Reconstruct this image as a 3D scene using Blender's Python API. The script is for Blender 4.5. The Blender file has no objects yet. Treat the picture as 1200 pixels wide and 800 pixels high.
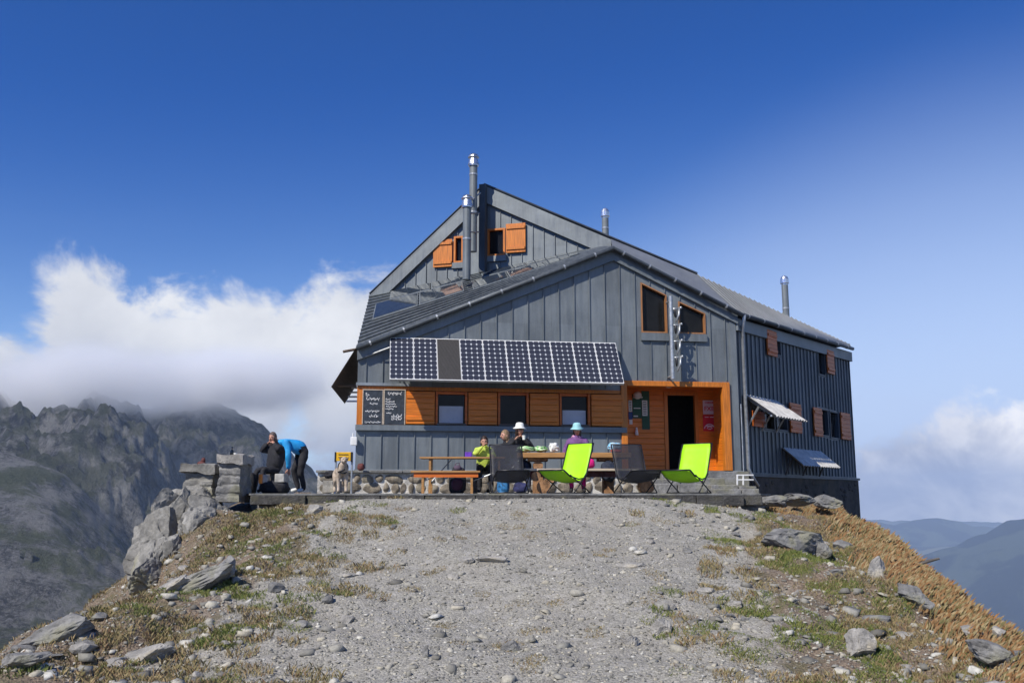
import bpy, bmesh, math, random
import numpy as np
from mathutils import Vector, Matrix, noise, Quaternion
random.seed(7); rng = np.random.default_rng(7)
R = math.radians; PI = math.pi
sc = bpy.context.scene
COL = sc.collection
EXPOSURE = 0.0
# ------------------------------------------------------------------ camera geometry
FPX = 1080.0; PITCH = R(9.46); CAMZ = -0.03
fw = Vector((0, math.cos(PITCH), math.sin(PITCH))); up = Vector((0, -math.sin(PITCH), math.cos(PITCH)))
CAM = Vector((0, 0, CAMZ))
def ray(px, py): return Vector((1, 0, 0))*(px-600) + up*(400-py) + fw*FPX
def W(px, py, Y):
    d = ray(px, py); return CAM + d*(Y/d.y)
ORG = {}
def tag(o, label=None, cat=None, group=None, kind=None):
    if label: o['label'] = label
    if cat: o['category'] = cat
    if group: o['group'] = group
    if kind: o['kind'] = kind
    return o
def empty(name, loc=(0, 0, 0), rz=0, label=None, cat=None, group=None, world=False):
    o = bpy.data.objects.new(name, None); COL.objects.link(o)
    o.location = loc; o.rotation_euler = (0, 0, rz); o.empty_display_size = .2
    if world: ORG[o] = Vector(loc)
    return tag(o, label, cat, group)
# ------------------------------------------------------------------ mesh builder
class MB:
    def __init__(s): s.v = []; s.f = []; s.m = []; s.uv = {}
    def add(s, vs, fs, m=0):
        b = len(s.v); s.v += [Vector(v) for v in vs]
        for f in fs: s.f.append([b+i for i in f]); s.m.append(m)
    def hexa(s, p, m=0):   # 8 pts: bottom 4 ccw, top 4 ccw
        s.add(p, [(3,2,1,0),(4,5,6,7),(0,1,5,4),(1,2,6,5),(2,3,7,6),(3,0,4,7)], m)
    def box(s, x0, x1, y0, y1, z0, z1, m=0, fr=None):
        p = [(x0,y0,z0),(x1,y0,z0),(x1,y1,z0),(x0,y1,z0),(x0,y0,z1),(x1,y0,z1),(x1,y1,z1),(x0,y1,z1)]
        if fr: p = [fr.pt(a, c, b) for a, b, c in p]     # here y = outward offset
        s.hexa(p, m)
    def prism(s, poly, d, m=0):   # poly of Vectors extruded by vector d
        n = len(poly); a = [Vector(p) for p in poly]; b = [p+Vector(d) for p in a]
        s.add(a+b, [list(range(n))[::-1], [n+i for i in range(n)]]+[(i, (i+1) % n, n+(i+1) % n, n+i) for i in range(n)], m)
    def tube(s, pts, r, n=8, m=0, cap=True, sx=1.0):
        pts = [Vector(p) for p in pts]; k = len(pts)
        rr = r if isinstance(r, (list, tuple)) else [r]*k
        vs = []; ref = None
        for i, p in enumerate(pts):
            t = (pts[min(i+1, k-1)]-pts[max(i-1, 0)]).normalized()
            if ref is None: ref = Vector((0, 0, 1)) if abs(t.z) < .9 else Vector((1, 0, 0))
            a = t.cross(ref).normalized(); b = a.cross(t).normalized(); ref = b
            for j in range(n):
                q = 2*PI*j/n; vs.append(p+(a*math.cos(q)*sx+b*math.sin(q))*rr[i])
        fs = [(i*n+j, i*n+(j+1) % n, (i+1)*n+(j+1) % n, (i+1)*n+j) for i in range(k-1) for j in range(n)]
        if cap: fs += [list(range(n))[::-1], [(k-1)*n+j for j in range(n)]]
        s.add(vs, fs, m)
    def ell(s, c, r, M=None, m=0, nu=12, nv=8):
        c = Vector(c); vs = []; 
        for i in range(nv+1):
            th = PI*i/nv
            for j in range(nu):
                ph = 2*PI*j/nu
                v = Vector((r[0]*math.sin(th)*math.cos(ph), r[1]*math.sin(th)*math.sin(ph), r[2]*math.cos(th)))
                if M: v = M @ v
                vs.append(c+v)
        fs = [(i*nu+j, (i+1)*nu+j, (i+1)*nu+(j+1) % nu, i*nu+(j+1) % nu) for i in range(nv) for j in range(nu)]
        s.add(vs, fs, m)
    def build(s, name, mats, parent=None, origin=None, smooth=False, bevel=0, clean=False):
        if not isinstance(mats, (list, tuple)): mats = [mats]
        if origin is None: origin = ORG.get(parent, Vector((0, 0, 0))) if parent else Vector((0, 0, 0))
        origin = Vector(origin)
        me = bpy.data.meshes.new(name)
        me.from_pydata([v-origin for v in s.v], [], s.f)
        for mt in mats: me.materials.append(mt)
        me.polygons.foreach_set('material_index', s.m)
        bm = bmesh.new(); bm.from_mesh(me)
        if clean: bmesh.ops.remove_doubles(bm, verts=bm.verts, dist=1e-5)
        bmesh.ops.recalc_face_normals(bm, faces=bm.faces)
        bm.to_mesh(me); bm.free()
        if smooth: me.polygons.foreach_set('use_smooth', [True]*len(me.polygons))
        o = bpy.data.objects.new(name, me); COL.objects.link(o)
        if parent: o.parent = parent; ORG[o] = ORG.get(parent, Vector((0, 0, 0)))
        else: o.location = origin; ORG[o] = origin
        if bevel:
            b = o.modifiers.new('bevel', 'BEVEL'); b.width = bevel; b.segments = 2; b.limit_method = 'ANGLE'
        return o
def mesh_np(name, V, F, mat, origin=(0, 0, 0), smooth=False, attrs=None, flip=False):
    me = bpy.data.meshes.new(name); V = np.asarray(V, np.float32); F = np.asarray(F, np.int32)
    k = F.shape[1]; me.vertices.add(len(V)); me.vertices.foreach_set('co', V.ravel())
    me.loops.add(F.size); me.loops.foreach_set('vertex_index', F.ravel())
    me.polygons.add(len(F)); me.polygons.foreach_set('loop_start', np.arange(len(F), dtype=np.int32)*k)
    me.polygons.foreach_set('loop_total', np.full(len(F), k, np.int32))
    if smooth: me.polygons.foreach_set('use_smooth', np.ones(len(F), bool))
    me.update(calc_edges=True); me.validate()
    for an, arr in (attrs or {}).items():
        a = me.attributes.new(an, 'FLOAT', 'POINT'); a.data.foreach_set('value', np.asarray(arr, np.float32))
    me.materials.append(mat)
    o = bpy.data.objects.new(name, me); COL.objects.link(o); o.location = origin
    return o
class Fr:
    def __init__(s, O, u, n): s.O = Vector((O[0], O[1], 0)); s.u = Vector((u[0], u[1], 0)); s.n = Vector((n[0], n[1], 0))
    def pt(s, a, z, o=0): return s.O+s.u*a+s.n*o+Vector((0, 0, z))
    def hit(s, px, py, o=0):
        d = ray(px, py); P = s.O+s.n*o
        return CAM+d*((P-CAM).dot(s.n)/d.dot(s.n))
    def loc(s, px, py, o=0):
        h = s.hit(px, py, o); return (h-s.O).dot(s.u), h.z
    def rect(s, x0, y0, x1, y1, o=0):
        xm, ym = (x0+x1)/2, (y0+y1)/2
        return s.loc(x0, ym, o)[0], s.loc(x1, ym, o)[0], s.loc(xm, y1, o)[1], s.loc(xm, y0, o)[1]
# ------------------------------------------------------------------ node helpers / materials
class NT:
    def __init__(s, nt): s.nt = nt; s.nodes = nt.nodes; s.links = nt.links
    def n(s, typ, **kw):
        nd = s.nodes.new(typ)
        for k, v in kw.items(): setattr(nd, k, v)
        return nd
    def put(s, sock, v):
        if hasattr(v, 'is_linked') or isinstance(v, bpy.types.NodeSocket): s.links.new(v, sock)
        elif v is not None:
            if isinstance(v, (tuple, list)) and len(v) == 3 and sock.type == 'RGBA': v = (*v, 1)
            sock.default_value = v
    def math(s, op, a, b=None, c=None, clamp=False):
        nd = s.n('ShaderNodeMath', operation=op); nd.use_clamp = clamp
        s.put(nd.inputs[0], a); s.put(nd.inputs[1], b)
        if c is not None: s.put(nd.inputs[2], c)
        return nd.outputs[0]
    def mix(s, f, a, b, blend='MIX'):
        nd = s.n('ShaderNodeMix', data_type='RGBA', blend_type=blend)
        s.put(nd.inputs[0], f); s.put(nd.inputs[6], a); s.put(nd.inputs[7], b)
        return nd.outputs[2]
    def noise(s, vec, scale, detail=4, rough=.55, dist=0, out=0):
        nd = s.n('ShaderNodeTexNoise'); s.put(nd.inputs['Vector'], vec); nd.inputs['Scale'].default_value = scale
        nd.inputs['Detail'].default_value = detail; nd.inputs['Roughness'].default_value = rough; nd.inputs['Distortion'].default_value = dist
        return nd.outputs[out]
    def ss(s, v, a, b, c=0., d=1.):
        nd = s.n('ShaderNodeMapRange', interpolation_type='SMOOTHSTEP'); nd.clamp = True
        s.put(nd.inputs[0], v)
        for i, q in enumerate((a, b, c, d)): s.put(nd.inputs[i+1], q)
        return nd.outputs[0]
    def map(s, vec, scale=(1, 1, 1), loc=(0, 0, 0), rot=(0, 0, 0)):
        nd = s.n('ShaderNodeMapping'); s.put(nd.inputs[0], vec); nd.inputs['Scale'].default_value = scale
        nd.inputs['Location'].default_value = loc; nd.inputs['Rotation'].default_value = rot
        return nd.outputs[0]
    def bump(s, h, strength=.3, dist=.02, normal=None):
        nd = s.n('ShaderNodeBump'); s.put(nd.inputs['Height'], h); nd.inputs['Strength'].default_value = strength
        nd.inputs['Distance'].default_value = dist
        if normal is not None: s.put(nd.inputs['Normal'], normal)
        return nd.outputs[0]
def new_mat(name):
    m = bpy.data.materials.new(name); m.use_nodes = True; t = NT(m.node_tree)
    b = t.nodes['Principled BSDF']; return m, t, b
def sr(r, g, b):
    f = lambda c: (c/255/12.92) if c/255 <= .04045 else ((c/255+.055)/1.055)**2.4
    return (f(r), f(g), f(b))
def mat(name, col, rough=.6, metal=0., var=.25, scale=6., bump=0., bscale=30., col2=None, spec=None, stretch=(1, 1, 1), trans=0, coat=0):
    m, t, b = new_mat(name)
    tc = t.n('ShaderNodeTexCoord').outputs['Object']; v = t.map(tc, stretch)
    n = t.noise(v, scale, 5, .6)
    c2 = col2 or tuple(c*(1-var) for c in col); c1 = col if col2 else tuple(min(1, c*(1+var)) for c in col)
    t.put(b.inputs['Base Color'], t.mix(t.ss(n, .3, .7), c2, c1))
    t.put(b.inputs['Roughness'], t.ss(t.noise(v, scale*2.3, 3), .3, .7, max(0, rough-.08), min(1, rough+.08)))
    b.inputs['Metallic'].default_value = metal
    if spec is not None: b.inputs['Specular IOR Level'].default_value = spec
    if bump: t.put(b.inputs['Normal'], t.bump(t.noise(v, bscale, 5, .6), bump, .02))
    if trans: b.inputs['Transmission Weight'].default_value = trans
    if coat: b.inputs['Coat Weight'].default_value = coat
    return m
M = {}
def zinc(name, c, rough=.5, metal=.25, panel=None):
    m, t, b = new_mat(name)
    tc = t.n('ShaderNodeTexCoord').outputs['Object']
    n1 = t.noise(tc, .9, 4, .6); n2 = t.noise(t.map(tc, (7, 7, .7)), 1.6, 5, .65); n3 = t.noise(tc, 45, 2, .5)
    a = t.math('ADD', t.math('MULTIPLY', n1, .45), t.math('ADD', t.math('MULTIPLY', n2, .4), t.math('MULTIPLY', n3, .15)))
    if panel:
        O, u, s0_, st_ = panel; sp3 = t.n('ShaderNodeSeparateXYZ'); t.links.new(tc, sp3.inputs[0])
        uu = t.math('ADD', t.math('MULTIPLY', sp3.outputs[0], u[0]), t.math('MULTIPLY', sp3.outputs[1], u[1]))
        uu = t.math('FLOOR', t.math('DIVIDE', t.math('SUBTRACT', t.math('ADD', uu, (1.5-O[0])*u[0]+(25-O[1])*u[1]), s0_-st_*.5), st_))
        wn = t.n('ShaderNodeTexWhiteNoise', noise_dimensions='2D'); cb = t.n('ShaderNodeCombineXYZ'); t.put(cb.inputs[0], uu); t.put(cb.inputs[1], t.math('FLOOR', t.math('ADD', t.math('DIVIDE', sp3.outputs[2], 2.4), .3))); t.links.new(cb.outputs[0], wn.inputs['Vector'])
        a = t.math('ADD', a, t.math('MULTIPLY', t.math('SUBTRACT', wn.outputs[0], .5), .13))
        stn = t.noise(t.map(tc, (14, 14, .35)), 1.3, 4, .6); a = t.math('SUBTRACT', a, t.ss(stn, .58, .75, 0, .14))
    t.put(b.inputs['Base Color'], t.mix(t.ss(a, .32, .68), tuple(x*.72 for x in c), tuple(x*1.22 for x in c)))
    t.put(b.inputs['Roughness'], t.ss(n2, .3, .7, rough-.1, rough+.12)); b.inputs['Metallic'].default_value = metal
    t.put(b.inputs['Normal'], t.bump(t.noise(tc, 2.2, 3, .5), .35, .02))
    return m
M['zinc'] = zinc('zinc cladding', (.185, .208, .218))
M['zinc_dark'] = zinc('dark zinc trim', (.075, .088, .1))
M['zinc_roof'] = zinc('zinc roof sheet', (.17, .19, .2), .38, .6)
M['zinc_pale'] = zinc('pale sheen-toned roof sheet', (.25, .26, .26), .5, .2)  # paler than the left roof: grazing sheen is put into the base colour
M['zinc_light'] = zinc('light zinc flashing', (.33, .36, .37), .4, .4)
def wood(name, c, boards=0.13, axis=2, rough=.45, dark=.55):
    m, t, b = new_mat(name)
    tc = t.n('ShaderNodeTexCoord').outputs['Object']
    st = (1.2, 1.2, 22) if axis == 2 else (22, 22, 1.2)
    g = t.noise(t.map(tc, st), 2.2, 5, .65, .6); big = t.noise(tc, 1.7, 3)
    col = t.mix(t.ss(g, .3, .72), tuple(x*.62 for x in c), tuple(min(1, x*1.18) for x in c))
    col = t.mix(t.ss(big, .35, .7, 0, .35), col, tuple(x*.7 for x in c))
    sp = t.n('ShaderNodeSeparateXYZ'); t.links.new(tc, sp.inputs[0])
    nrm = None
    if boards:
        q = sp.outputs[2] if axis == 2 else t.math('ADD', sp.outputs[0], sp.outputs[1])
        fr = t.math('FRACT', t.math('DIVIDE', q, boards))
        gap = t.ss(t.math('ABSOLUTE', t.math('SUBTRACT', fr, .5)), .42, .5)
        idn = t.n('ShaderNodeTexWhiteNoise', noise_dimensions='1D'); t.put(idn.inputs['W'], t.math('FLOOR', t.math('DIVIDE', q, boards)))
        col = t.mix(t.math('MULTIPLY', idn.outputs[0], .3), col, tuple(x*.6 for x in c))
        nrm = t.bump(t.math('SUBTRACT', 1, gap), .8, .012)
    t.put(b.inputs['Base Color'], col); b.inputs['Roughness'].default_value = rough
    n2 = t.bump(g, .25, .006, nrm); t.put(b.inputs['Normal'], n2)
    return m
M['wood'] = wood('orange stained boards', (.84, .23, .016), .14)
M['wood_v'] = wood('orange stained timber', (.66, .205, .022), 0, 0)
M['wood_red'] = wood('red brown shutter boards', (.74, .17, .018), .12)
M['wood_inner'] = wood('porch boards', (.6, .11, .01), .14)
M['wood_nat'] = wood('natural window frame', (.42, .19, .07), 0, 0)
M['wood_pale'] = wood('weathered plank', (.62, .52, .40), 0, 2, .7)
M['wood_table'] = wood('beer table wood', (.46, .24, .08), 0, 2, .5)
M['wood_grey'] = wood('grey old timber', (.12, .105, .09), 0, 2, .8)
M['wood_brown'] = wood('brown underside board', (.17, .125, .09), .12, 2, .8)
M['log'] = mat('log end wood', (.28, .15, .07), .8, var=.5, scale=9, bump=.6)
M['glass'] = mat('dark window glass', (.012, .012, .012), .12, var=.3, scale=2, spec=.18)
M['pane_pale'] = mat('pale curtain pane', (.50, .52, .58), .3, var=.08, scale=2)
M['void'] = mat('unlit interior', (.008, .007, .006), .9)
M['steel'] = mat('brushed steel', (.72, .74, .76), .28, .9, var=.1, scale=8)
M['galv'] = mat('galvanised metal', (.45, .47, .48), .4, .6, var=.2, scale=10)
M['white_metal'] = mat('white painted metal', (.75, .75, .73), .5, var=.1)
M['black_metal'] = mat('black tube', (.02, .02, .022), .4, .2)
M['lime'] = mat('lime green canvas', (.38, .80, .006), .6, var=.08, scale=3, bump=.15, bscale=90)
M['board'] = mat('blackboard slate', (.03, .04, .055), .7, var=.4, scale=12)
M['chalk'] = mat('chalk', (.75, .75, .75), .9)
M['paper'] = mat('paper', (.72, .72, .68), .8, var=.08)
M['dull_white'] = mat('dull white card', (.42, .41, .38), .8, var=.25, scale=12)
M['green_board'] = mat('green notice board', (.012, .075, .04), .6, var=.2)
M['blue_paper'] = mat('blue paper', (.02, .05, .2), .6)
M['red_sign'] = mat('red enamel', (.62, .015, .035), .4, var=.08)
M['pink_white'] = mat('pink white enamel', (.78, .6, .62), .4, var=.05)
M['yellow'] = mat('yellow sign paint', (.75, .42, .01), .5, var=.15, scale=10)
M['skin'] = mat('skin', (.55, .29, .2), .55, var=.1, scale=20)
M['hair_dark'] = mat('dark brown hair', (.03, .016, .01), .6, var=.4, scale=40)
M['hair_blond'] = mat('blond hair', (.26, .165, .09), .6, var=.4, scale=40)
M['black_cloth'] = mat('black cloth', (.018, .018, .022), .85, var=.4, scale=9, bump=.5, bscale=12)
M['navy_cloth'] = mat('navy cloth', (.02, .028, .05), .85, var=.4, scale=9, bump=.5, bscale=12)
M['blue_jacket'] = mat('bright blue jacket', (.02, .33, .72), .55, var=.15, scale=6, bump=.5, bscale=12)
M['purple'] = mat('purple fleece', (.16, .07, .2), .85, var=.3, scale=9, bump=.5, bscale=14)
M['magenta'] = mat('magenta cloth', (.75, .01, .22), .7, var=.15, scale=9, bump=.4, bscale=14)
M['lime_cloth'] = mat('yellow green cloth', (.5, .62, .09), .8, var=.2, scale=12, bump=.4, bscale=14)
M['white_cloth'] = mat('white cloth', (.75, .75, .7), .85, var=.1, scale=9, bump=.4, bscale=20)
M['teal_cloth'] = mat('pale turquoise cloth', (.33, .62, .64), .85, var=.12, scale=9, bump=.4, bscale=20)
M['blue_cloth'] = mat('blue patterned bag cloth', (.03, .17, .38), .7, var=.6, scale=22)
M['violet'] = mat('violet plastic', (.13, .04, .42), .5)
M['dark_red'] = mat('dark red brown', (.12, .035, .03), .8, var=.4)
M['green_bag'] = mat('green patterned cloth', (.12, .45, .08), .7, var=.3, scale=16, col2=(.7, .78, .55))
M['pink'] = mat('pink cloth', (.7, .35, .5), .8)
M['orange_plastic'] = mat('orange plastic', (.8, .26, .04), .5)
M['dog'] = mat('pale dog coat', (.62, .52, .42), .9, scale=9, col2=(.34, .27, .2), bump=.6, bscale=60)
M['bottle'] = mat('dark bottle glass', (.01, .015, .02), .1)
def stone_mat(name, c, lichen=None, scale=3.2, ba=.7):
    m, t, b = new_mat(name)
    tc = t.n('ShaderNodeTexCoord').outputs['Object']
    n1 = t.noise(tc, scale, 8, .68); n2 = t.noise(tc, scale*7, 6, .7); n3 = t.noise(tc, scale*.6, 3)
    col = t.mix(t.ss(n1, .32, .68), tuple(x*.5 for x in c), tuple(min(1, x*1.3) for x in c))
    col = t.mix(t.ss(n2, .45, .7, 0, .6), col, tuple(x*.45 for x in c))
    if lichen: col = t.mix(t.ss(n3, .52, .66, 0, .6), col, lichen)
    t.put(b.inputs['Base Color'], col); b.inputs['Roughness'].default_value = .9
    n5 = t.noise(tc, scale*22, 5, .75); h = t.math('ADD', n1, t.math('ADD', t.math('MULTIPLY', n2, .4), t.math('MULTIPLY', n5, .16)))
    col = t.mix(t.ss(n5, .50, .62, 0, .45), col, tuple(x*.5 for x in c)); t.put(b.inputs['Base Color'], col)
    t.put(b.inputs['Normal'], t.bump(h, ba, .06)); return m
M['rock'] = stone_mat('grey gneiss rock', (.27, .265, .25), (.24, .23, .13))
M['rock_pale'] = stone_mat('pale rock', (.42, .4, .36), (.36, .31, .2))
M['rock_crag'] = stone_mat('weathered crag rock', (.3, .29, .26), (.27, .25, .12), 1.6)
M['slab'] = stone_mat('terrace paving stone', (.24, .24, .23), (.2, .19, .12), 2.2, .5)
M['slab_edge'] = stone_mat('worn terrace edge', (.10, .096, .088), (.14, .13, .08), 4, 1.2)
M['mortar'] = stone_mat('white lime mortar', (.68, .65, .58), None, 5, .6)
M['base_stone'] = stone_mat('rounded wall stone', (.26, .22, .165), (.33, .3, .22), 5, .6)
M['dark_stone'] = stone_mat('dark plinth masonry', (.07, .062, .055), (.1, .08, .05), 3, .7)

# solar cell material, uses UV (cells 4 x 9)
def solar_mat():
    m, t, b = new_mat('solar cells')
    uv = t.n('ShaderNodeTexCoord').outputs['UV']; sp = t.n('ShaderNodeSeparateXYZ'); t.links.new(uv, sp.inputs[0])
    def cell(sock, k):
        f = t.math('FRACT', t.math('MULTIPLY', sock, k)); return t.math('MINIMUM', f, t.math('SUBTRACT', 1, f))
    u, v = cell(sp.outputs[0], 4), cell(sp.outputs[1], 9)
    dia = t.ss(t.math('ADD', u, v), .24, .15)
    gap = t.ss(t.math('MINIMUM', u, v), .03, .01)
    w = t.math('MAXIMUM', dia, t.math('MULTIPLY', gap, .28))
    n = t.noise(t.map(uv, (4, 9, 1)), 1, 2)
    t.put(b.inputs['Base Color'], t.mix(w, t.mix(n, (.028, .031, .046), (.042, .045, .06)), (.66, .68, .7)))
    b.inputs['Roughness'].default_value = .22; return m
M['solar'] = solar_mat()
# ------------------------------------------------------------------ sun, sky
SUN_AZ = R(41)      # left of straight-behind-the-camera
SUN_EL = R(43)
sdir = Vector((-math.sin(SUN_AZ)*math.cos(SUN_EL), -math.cos(SUN_AZ)*math.cos(SUN_EL), math.sin(SUN_EL)))
L = bpy.data.lights.new('sun', 'SUN'); L.energy = 5.0; L.angle = R(.53); L.color = (1, .94, .85)
lo = bpy.data.objects.new('sun', L); COL.objects.link(lo); lo.rotation_euler = sdir.to_track_quat('Z', 'Y').to_euler(); lo.location = (-20, -20, 30)
wd = bpy.data.worlds.new('World'); sc.world = wd; wd.use_nodes = True
t = NT(wd.node_tree); bg = t.nodes['Background']
sky = t.n('ShaderNodeTexSky', sky_type='NISHITA'); sky.sun_disc = False; sky.sun_elevation = SUN_EL
sky.sun_rotation = math.atan2(sdir.x, sdir.y); sky.altitude = 2700; sky.air_density = 1.0; sky.dust_density = .3; sky.ozone_density = 2.0
tc = t.n('ShaderNodeTexCoord').outputs['Generated']
sp = t.n('ShaderNodeSeparateXYZ'); t.links.new(tc, sp.inputs[0])
sx, sy, sz = sp.outputs
hor = t.math('SQRT', t.math('ADD', t.math('MULTIPLY', sx, sx), t.math('MULTIPLY', sy, sy)))
el = t.math('DIVIDE', sz, hor)                      # tangent of elevation
az = t.math('ARCTAN2', sx, sy)                      # azimuth, 0 = +Y, right positive
# deep mountain blue: stronger saturation towards the zenith
deep = t.mix(t.ss(t.math('SUBTRACT', el, t.math('MULTIPLY', az, .10)), -.03, .50), (.90, .97, 1.0), (.12, .43, .93))
skyc = t.mix(1.0, sky.outputs[0], deep, 'MULTIPLY')
def blobs(lst, nz, amp):
    cur = None
    for (a0, e0, ra, re) in lst:
        dx = t.math('DIVIDE', t.math('SUBTRACT', az, a0), ra); dy = t.math('DIVIDE', t.math('SUBTRACT', el, e0), re)
        d = t.math('SUBTRACT', 1, t.math('SQRT', t.math('ADD', t.math('MULTIPLY', dx, dx), t.math('MULTIPLY', dy, dy))))
        cur = d if cur is None else t.math('SMOOTH_MAX', cur, d, .25)
    return t.math('ADD', cur, t.math('MULTIPLY', t.math('SUBTRACT', nz, .5), amp))
def pa(px, py):
    d = ray(px, py); return math.atan2(d.x, d.y), d.z/math.hypot(d.x, d.y)
def bl(px, py, rx, ry): a, e = pa(px, py); return (a, e, rx/1080, ry/1080)
nz = t.noise(t.map(tc, (1, 1, 1.2)), 10, 8, .6, .35)
nz2 = t.noise(t.map(tc, (1, 1, 1.25), (.35, .1, -.3)), 6.0, 6, .55, .2)
soft = t.noise(tc, 3.2, 3, .5)
left = blobs([bl(108, 440, 95, 128), bl(20, 480, 140, 105), bl(290, 450, 130, 112), bl(190, 450, 130, 110), bl(410, 450, 130, 120), bl(-130, 480, 180, 110), bl(520, 500, 150, 110)], nz, 2.0)
right = blobs([bl(1075, 575, 90, 68), bl(1185, 560, 90, 75), bl(1010, 590, 70, 50), bl(1290, 570, 120, 90)], nz, 2.0)
lm = t.ss(left, -.12, .26); rm = t.ss(right, -.1, .28)
thin = t.math('MULTIPLY', t.ss(t.noise(t.map(tc, (1, 1, 3.5)), 2.6, 5, .55, .4), .45, .75), t.math('MULTIPLY', t.ss(el, .0, .34, .5, .0), t.ss(az, -.1, .2, .25, 1.)))
shade_l = t.math('ADD', t.math('MULTIPLY', t.ss(el, .03, .20), .62), t.math('MULTIPLY', t.ss(nz2, .3, .66), .42), clamp=True)
shade_r = t.math('ADD', t.math('MULTIPLY', t.ss(el, -.04, .09), .1), t.math('ADD', t.math('MULTIPLY', t.ss(az, pa(1070, 0)[0], pa(1160, 0)[0]), .55), t.math('MULTIPLY', t.ss(nz, .4, .62), .6)), clamp=True)
K = 7.4
cl = t.mix(shade_l, tuple(K*x for x in sr(148, 156, 176)), tuple(K*x*1.0 for x in sr(236, 238, 242)))
cr = t.mix(shade_r, tuple(K*x for x in sr(160, 170, 196)), tuple(K*1.12*x for x in sr(236, 236, 240)))
c = t.mix(thin, skyc, tuple(K*x for x in sr(190, 205, 235)))
low = t.ss(t.math('DIVIDE', el, t.ss(az, -.15, .50, 1., 1.95)), -.02, .26, 1., 0.)
low = t.math('MULTIPLY', low, t.ss(az, -.40, .28, .28, .98))
c = t.mix(low, c, tuple(K*x for x in sr(186, 202, 236)))
c = t.mix(lm, c, cl); c = t.mix(rm, c, cr)
t.put(bg.inputs[0], c); bg.inputs[1].default_value = .15
# ------------------------------------------------------------------ camera
cd = bpy.data.cameras.new('camera'); cam = bpy.data.objects.new('camera', cd); COL.objects.link(cam)
cd.sensor_width = 36; cd.lens = 36*FPX/1200; cd.clip_start = .05; cd.clip_end = 90000
cam.location = CAM; cam.rotation_euler = (R(90)+PITCH, 0, 0); sc.camera = cam
sc.view_settings.view_transform = 'Standard'; sc.view_settings.look = 'None'; sc.view_settings.exposure = EXPOSURE; sc.view_settings.gamma = 1
sc.cycles.max_bounces = 10; sc.cycles.diffuse_bounces = 3; sc.cycles.glossy_bounces = 3; sc.cycles.volume_bounces = 8; sc.cycles.transparent_max_bounces = 8
sc.cycles.use_denoising = True; sc.cycles.caustics_reflective = False; sc.cycles.caustics_refractive = False

# ================================================================== GROUND
def interp(x, xs, ys): return float(np.interp(x, xs, ys))
def sms(a, b, x):
    q = min(1, max(0, (x-a)/(b-a))); return q*q*(3-2*q)
ZC = ([-60, 0, 6, 8.3, 10, 12, 14, 15.8, 17, 60], [-3.4, -1.75, -1.68, -1.58, -1.3, -.92, -.48, -.095, -.13, -.2])
XR = ([0, 9, 13, 18, 24, 30, 60], [4.5, 4.65, 5.45, 6.75, 8.3, 9.6, 10]); DR = ([0, 9, 13, 18, 24, 30], [.1, .06, .5, .86, .35, .5])
XL = ([0, 9, 12, 14, 16.5, 20, 30, 60], [5.0, 4.9, 4.7, 4.8, 5.3, 5.4, 5.6, 9]); DL = ([0, 9, 12, 14, 15.5, 16.5, 20], [.1, .08, .32, .55, .34, .12, .1])
def H0(x, y):
    z = interp(y, *ZC)
    if x > 0:
        e = interp(y, *XR); d = interp(y, *DR); q = max(0, min(1, (x-2.0)/(e-2.0))); z -= d*q**1.6
        if x > e: w = x-e; z -= w*(.62+.5*sms(12, 24, y))+min(w, 6)**2*.09
    else:
        e = interp(y, *XL); d = interp(y, *DL); q = max(0, min(1, (-x-2.0)/(e-2.0))); z -= d*q**1.8
        if -x > e: w = -x-e; z -= w*.75+min(w, 6)**2*.07
    if y > 36: z -= (y-36)*.8
    return z
def flank(x, y):
    er = interp(y, *XR); elf = interp(y, *XL)
    return sms(er-3.4, er-.9, x) if x > 0 else sms(elf-2.9, elf-.6, -x)
def H(x, y):
    z = H0(x, y); f = flank(x, y); v = Vector((x, y, 0))
    a = noise.fractal(v*.45, 1, 2, 4); b = noise.fractal(v*1.9+Vector((9, 3, 1)), 1, 2, 4); c = noise.noise(v*8)
    near = 1-sms(15.2, 16.2, y)*(1-f)
    z += near*(a*.12*(1+1.6*f)+b*.035*(1+2.2*f)+c*.008)
    if f > .5: z += (f-.5)*abs(noise.noise(v*.8+Vector((4, 4, 4))))*.35
    return z
def lines(segs):
    out = []
    for a, b, st in segs: out += list(np.arange(a, b-1e-6, st))
    out.append(segs[-1][1]); return np.array(out)
GX = lines([(-70, -20, 2.5), (-20, -9, .5), (-9, 10, .085), (10, 22, .5), (22, 72, 2.5)])
GY = lines([(-60, -4, 2.5), (-4, 7.4, .5), (7.4, 16.4, .08), (16.4, 26, .18), (26, 42, 1), (42, 70, 2.5)])
GZ = np.array([[H(x, y) for x in GX] for y in GY], np.float32)
ny, nx = GZ.shape
XX, YY = np.meshgrid(GX, GY)
V = np.stack([XX, YY, GZ], -1).reshape(-1, 3)
idx = np.arange(ny*nx).reshape(ny, nx)
F = np.stack([idx[:-1, :-1], idx[:-1, 1:], idx[1:, 1:], idx[1:, :-1]], -1).reshape(-1, 4)
FL = np.array([[flank(x, y) for x in GX] for y in GY], np.float32)
def gz(x, y):
    i = min(max(np.searchsorted(GX, x)-1, 0), nx-2); j = min(max(np.searchsorted(GY, y)-1, 0), ny-2)
    u = (x-GX[i])/(GX[i+1]-GX[i]); v = (y-GY[j])/(GY[j+1]-GY[j])
    return float((GZ[j, i]*(1-u)+GZ[j, i+1]*u)*(1-v)+(GZ[j+1, i]*(1-u)+GZ[j+1, i+1]*u)*v)
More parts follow.
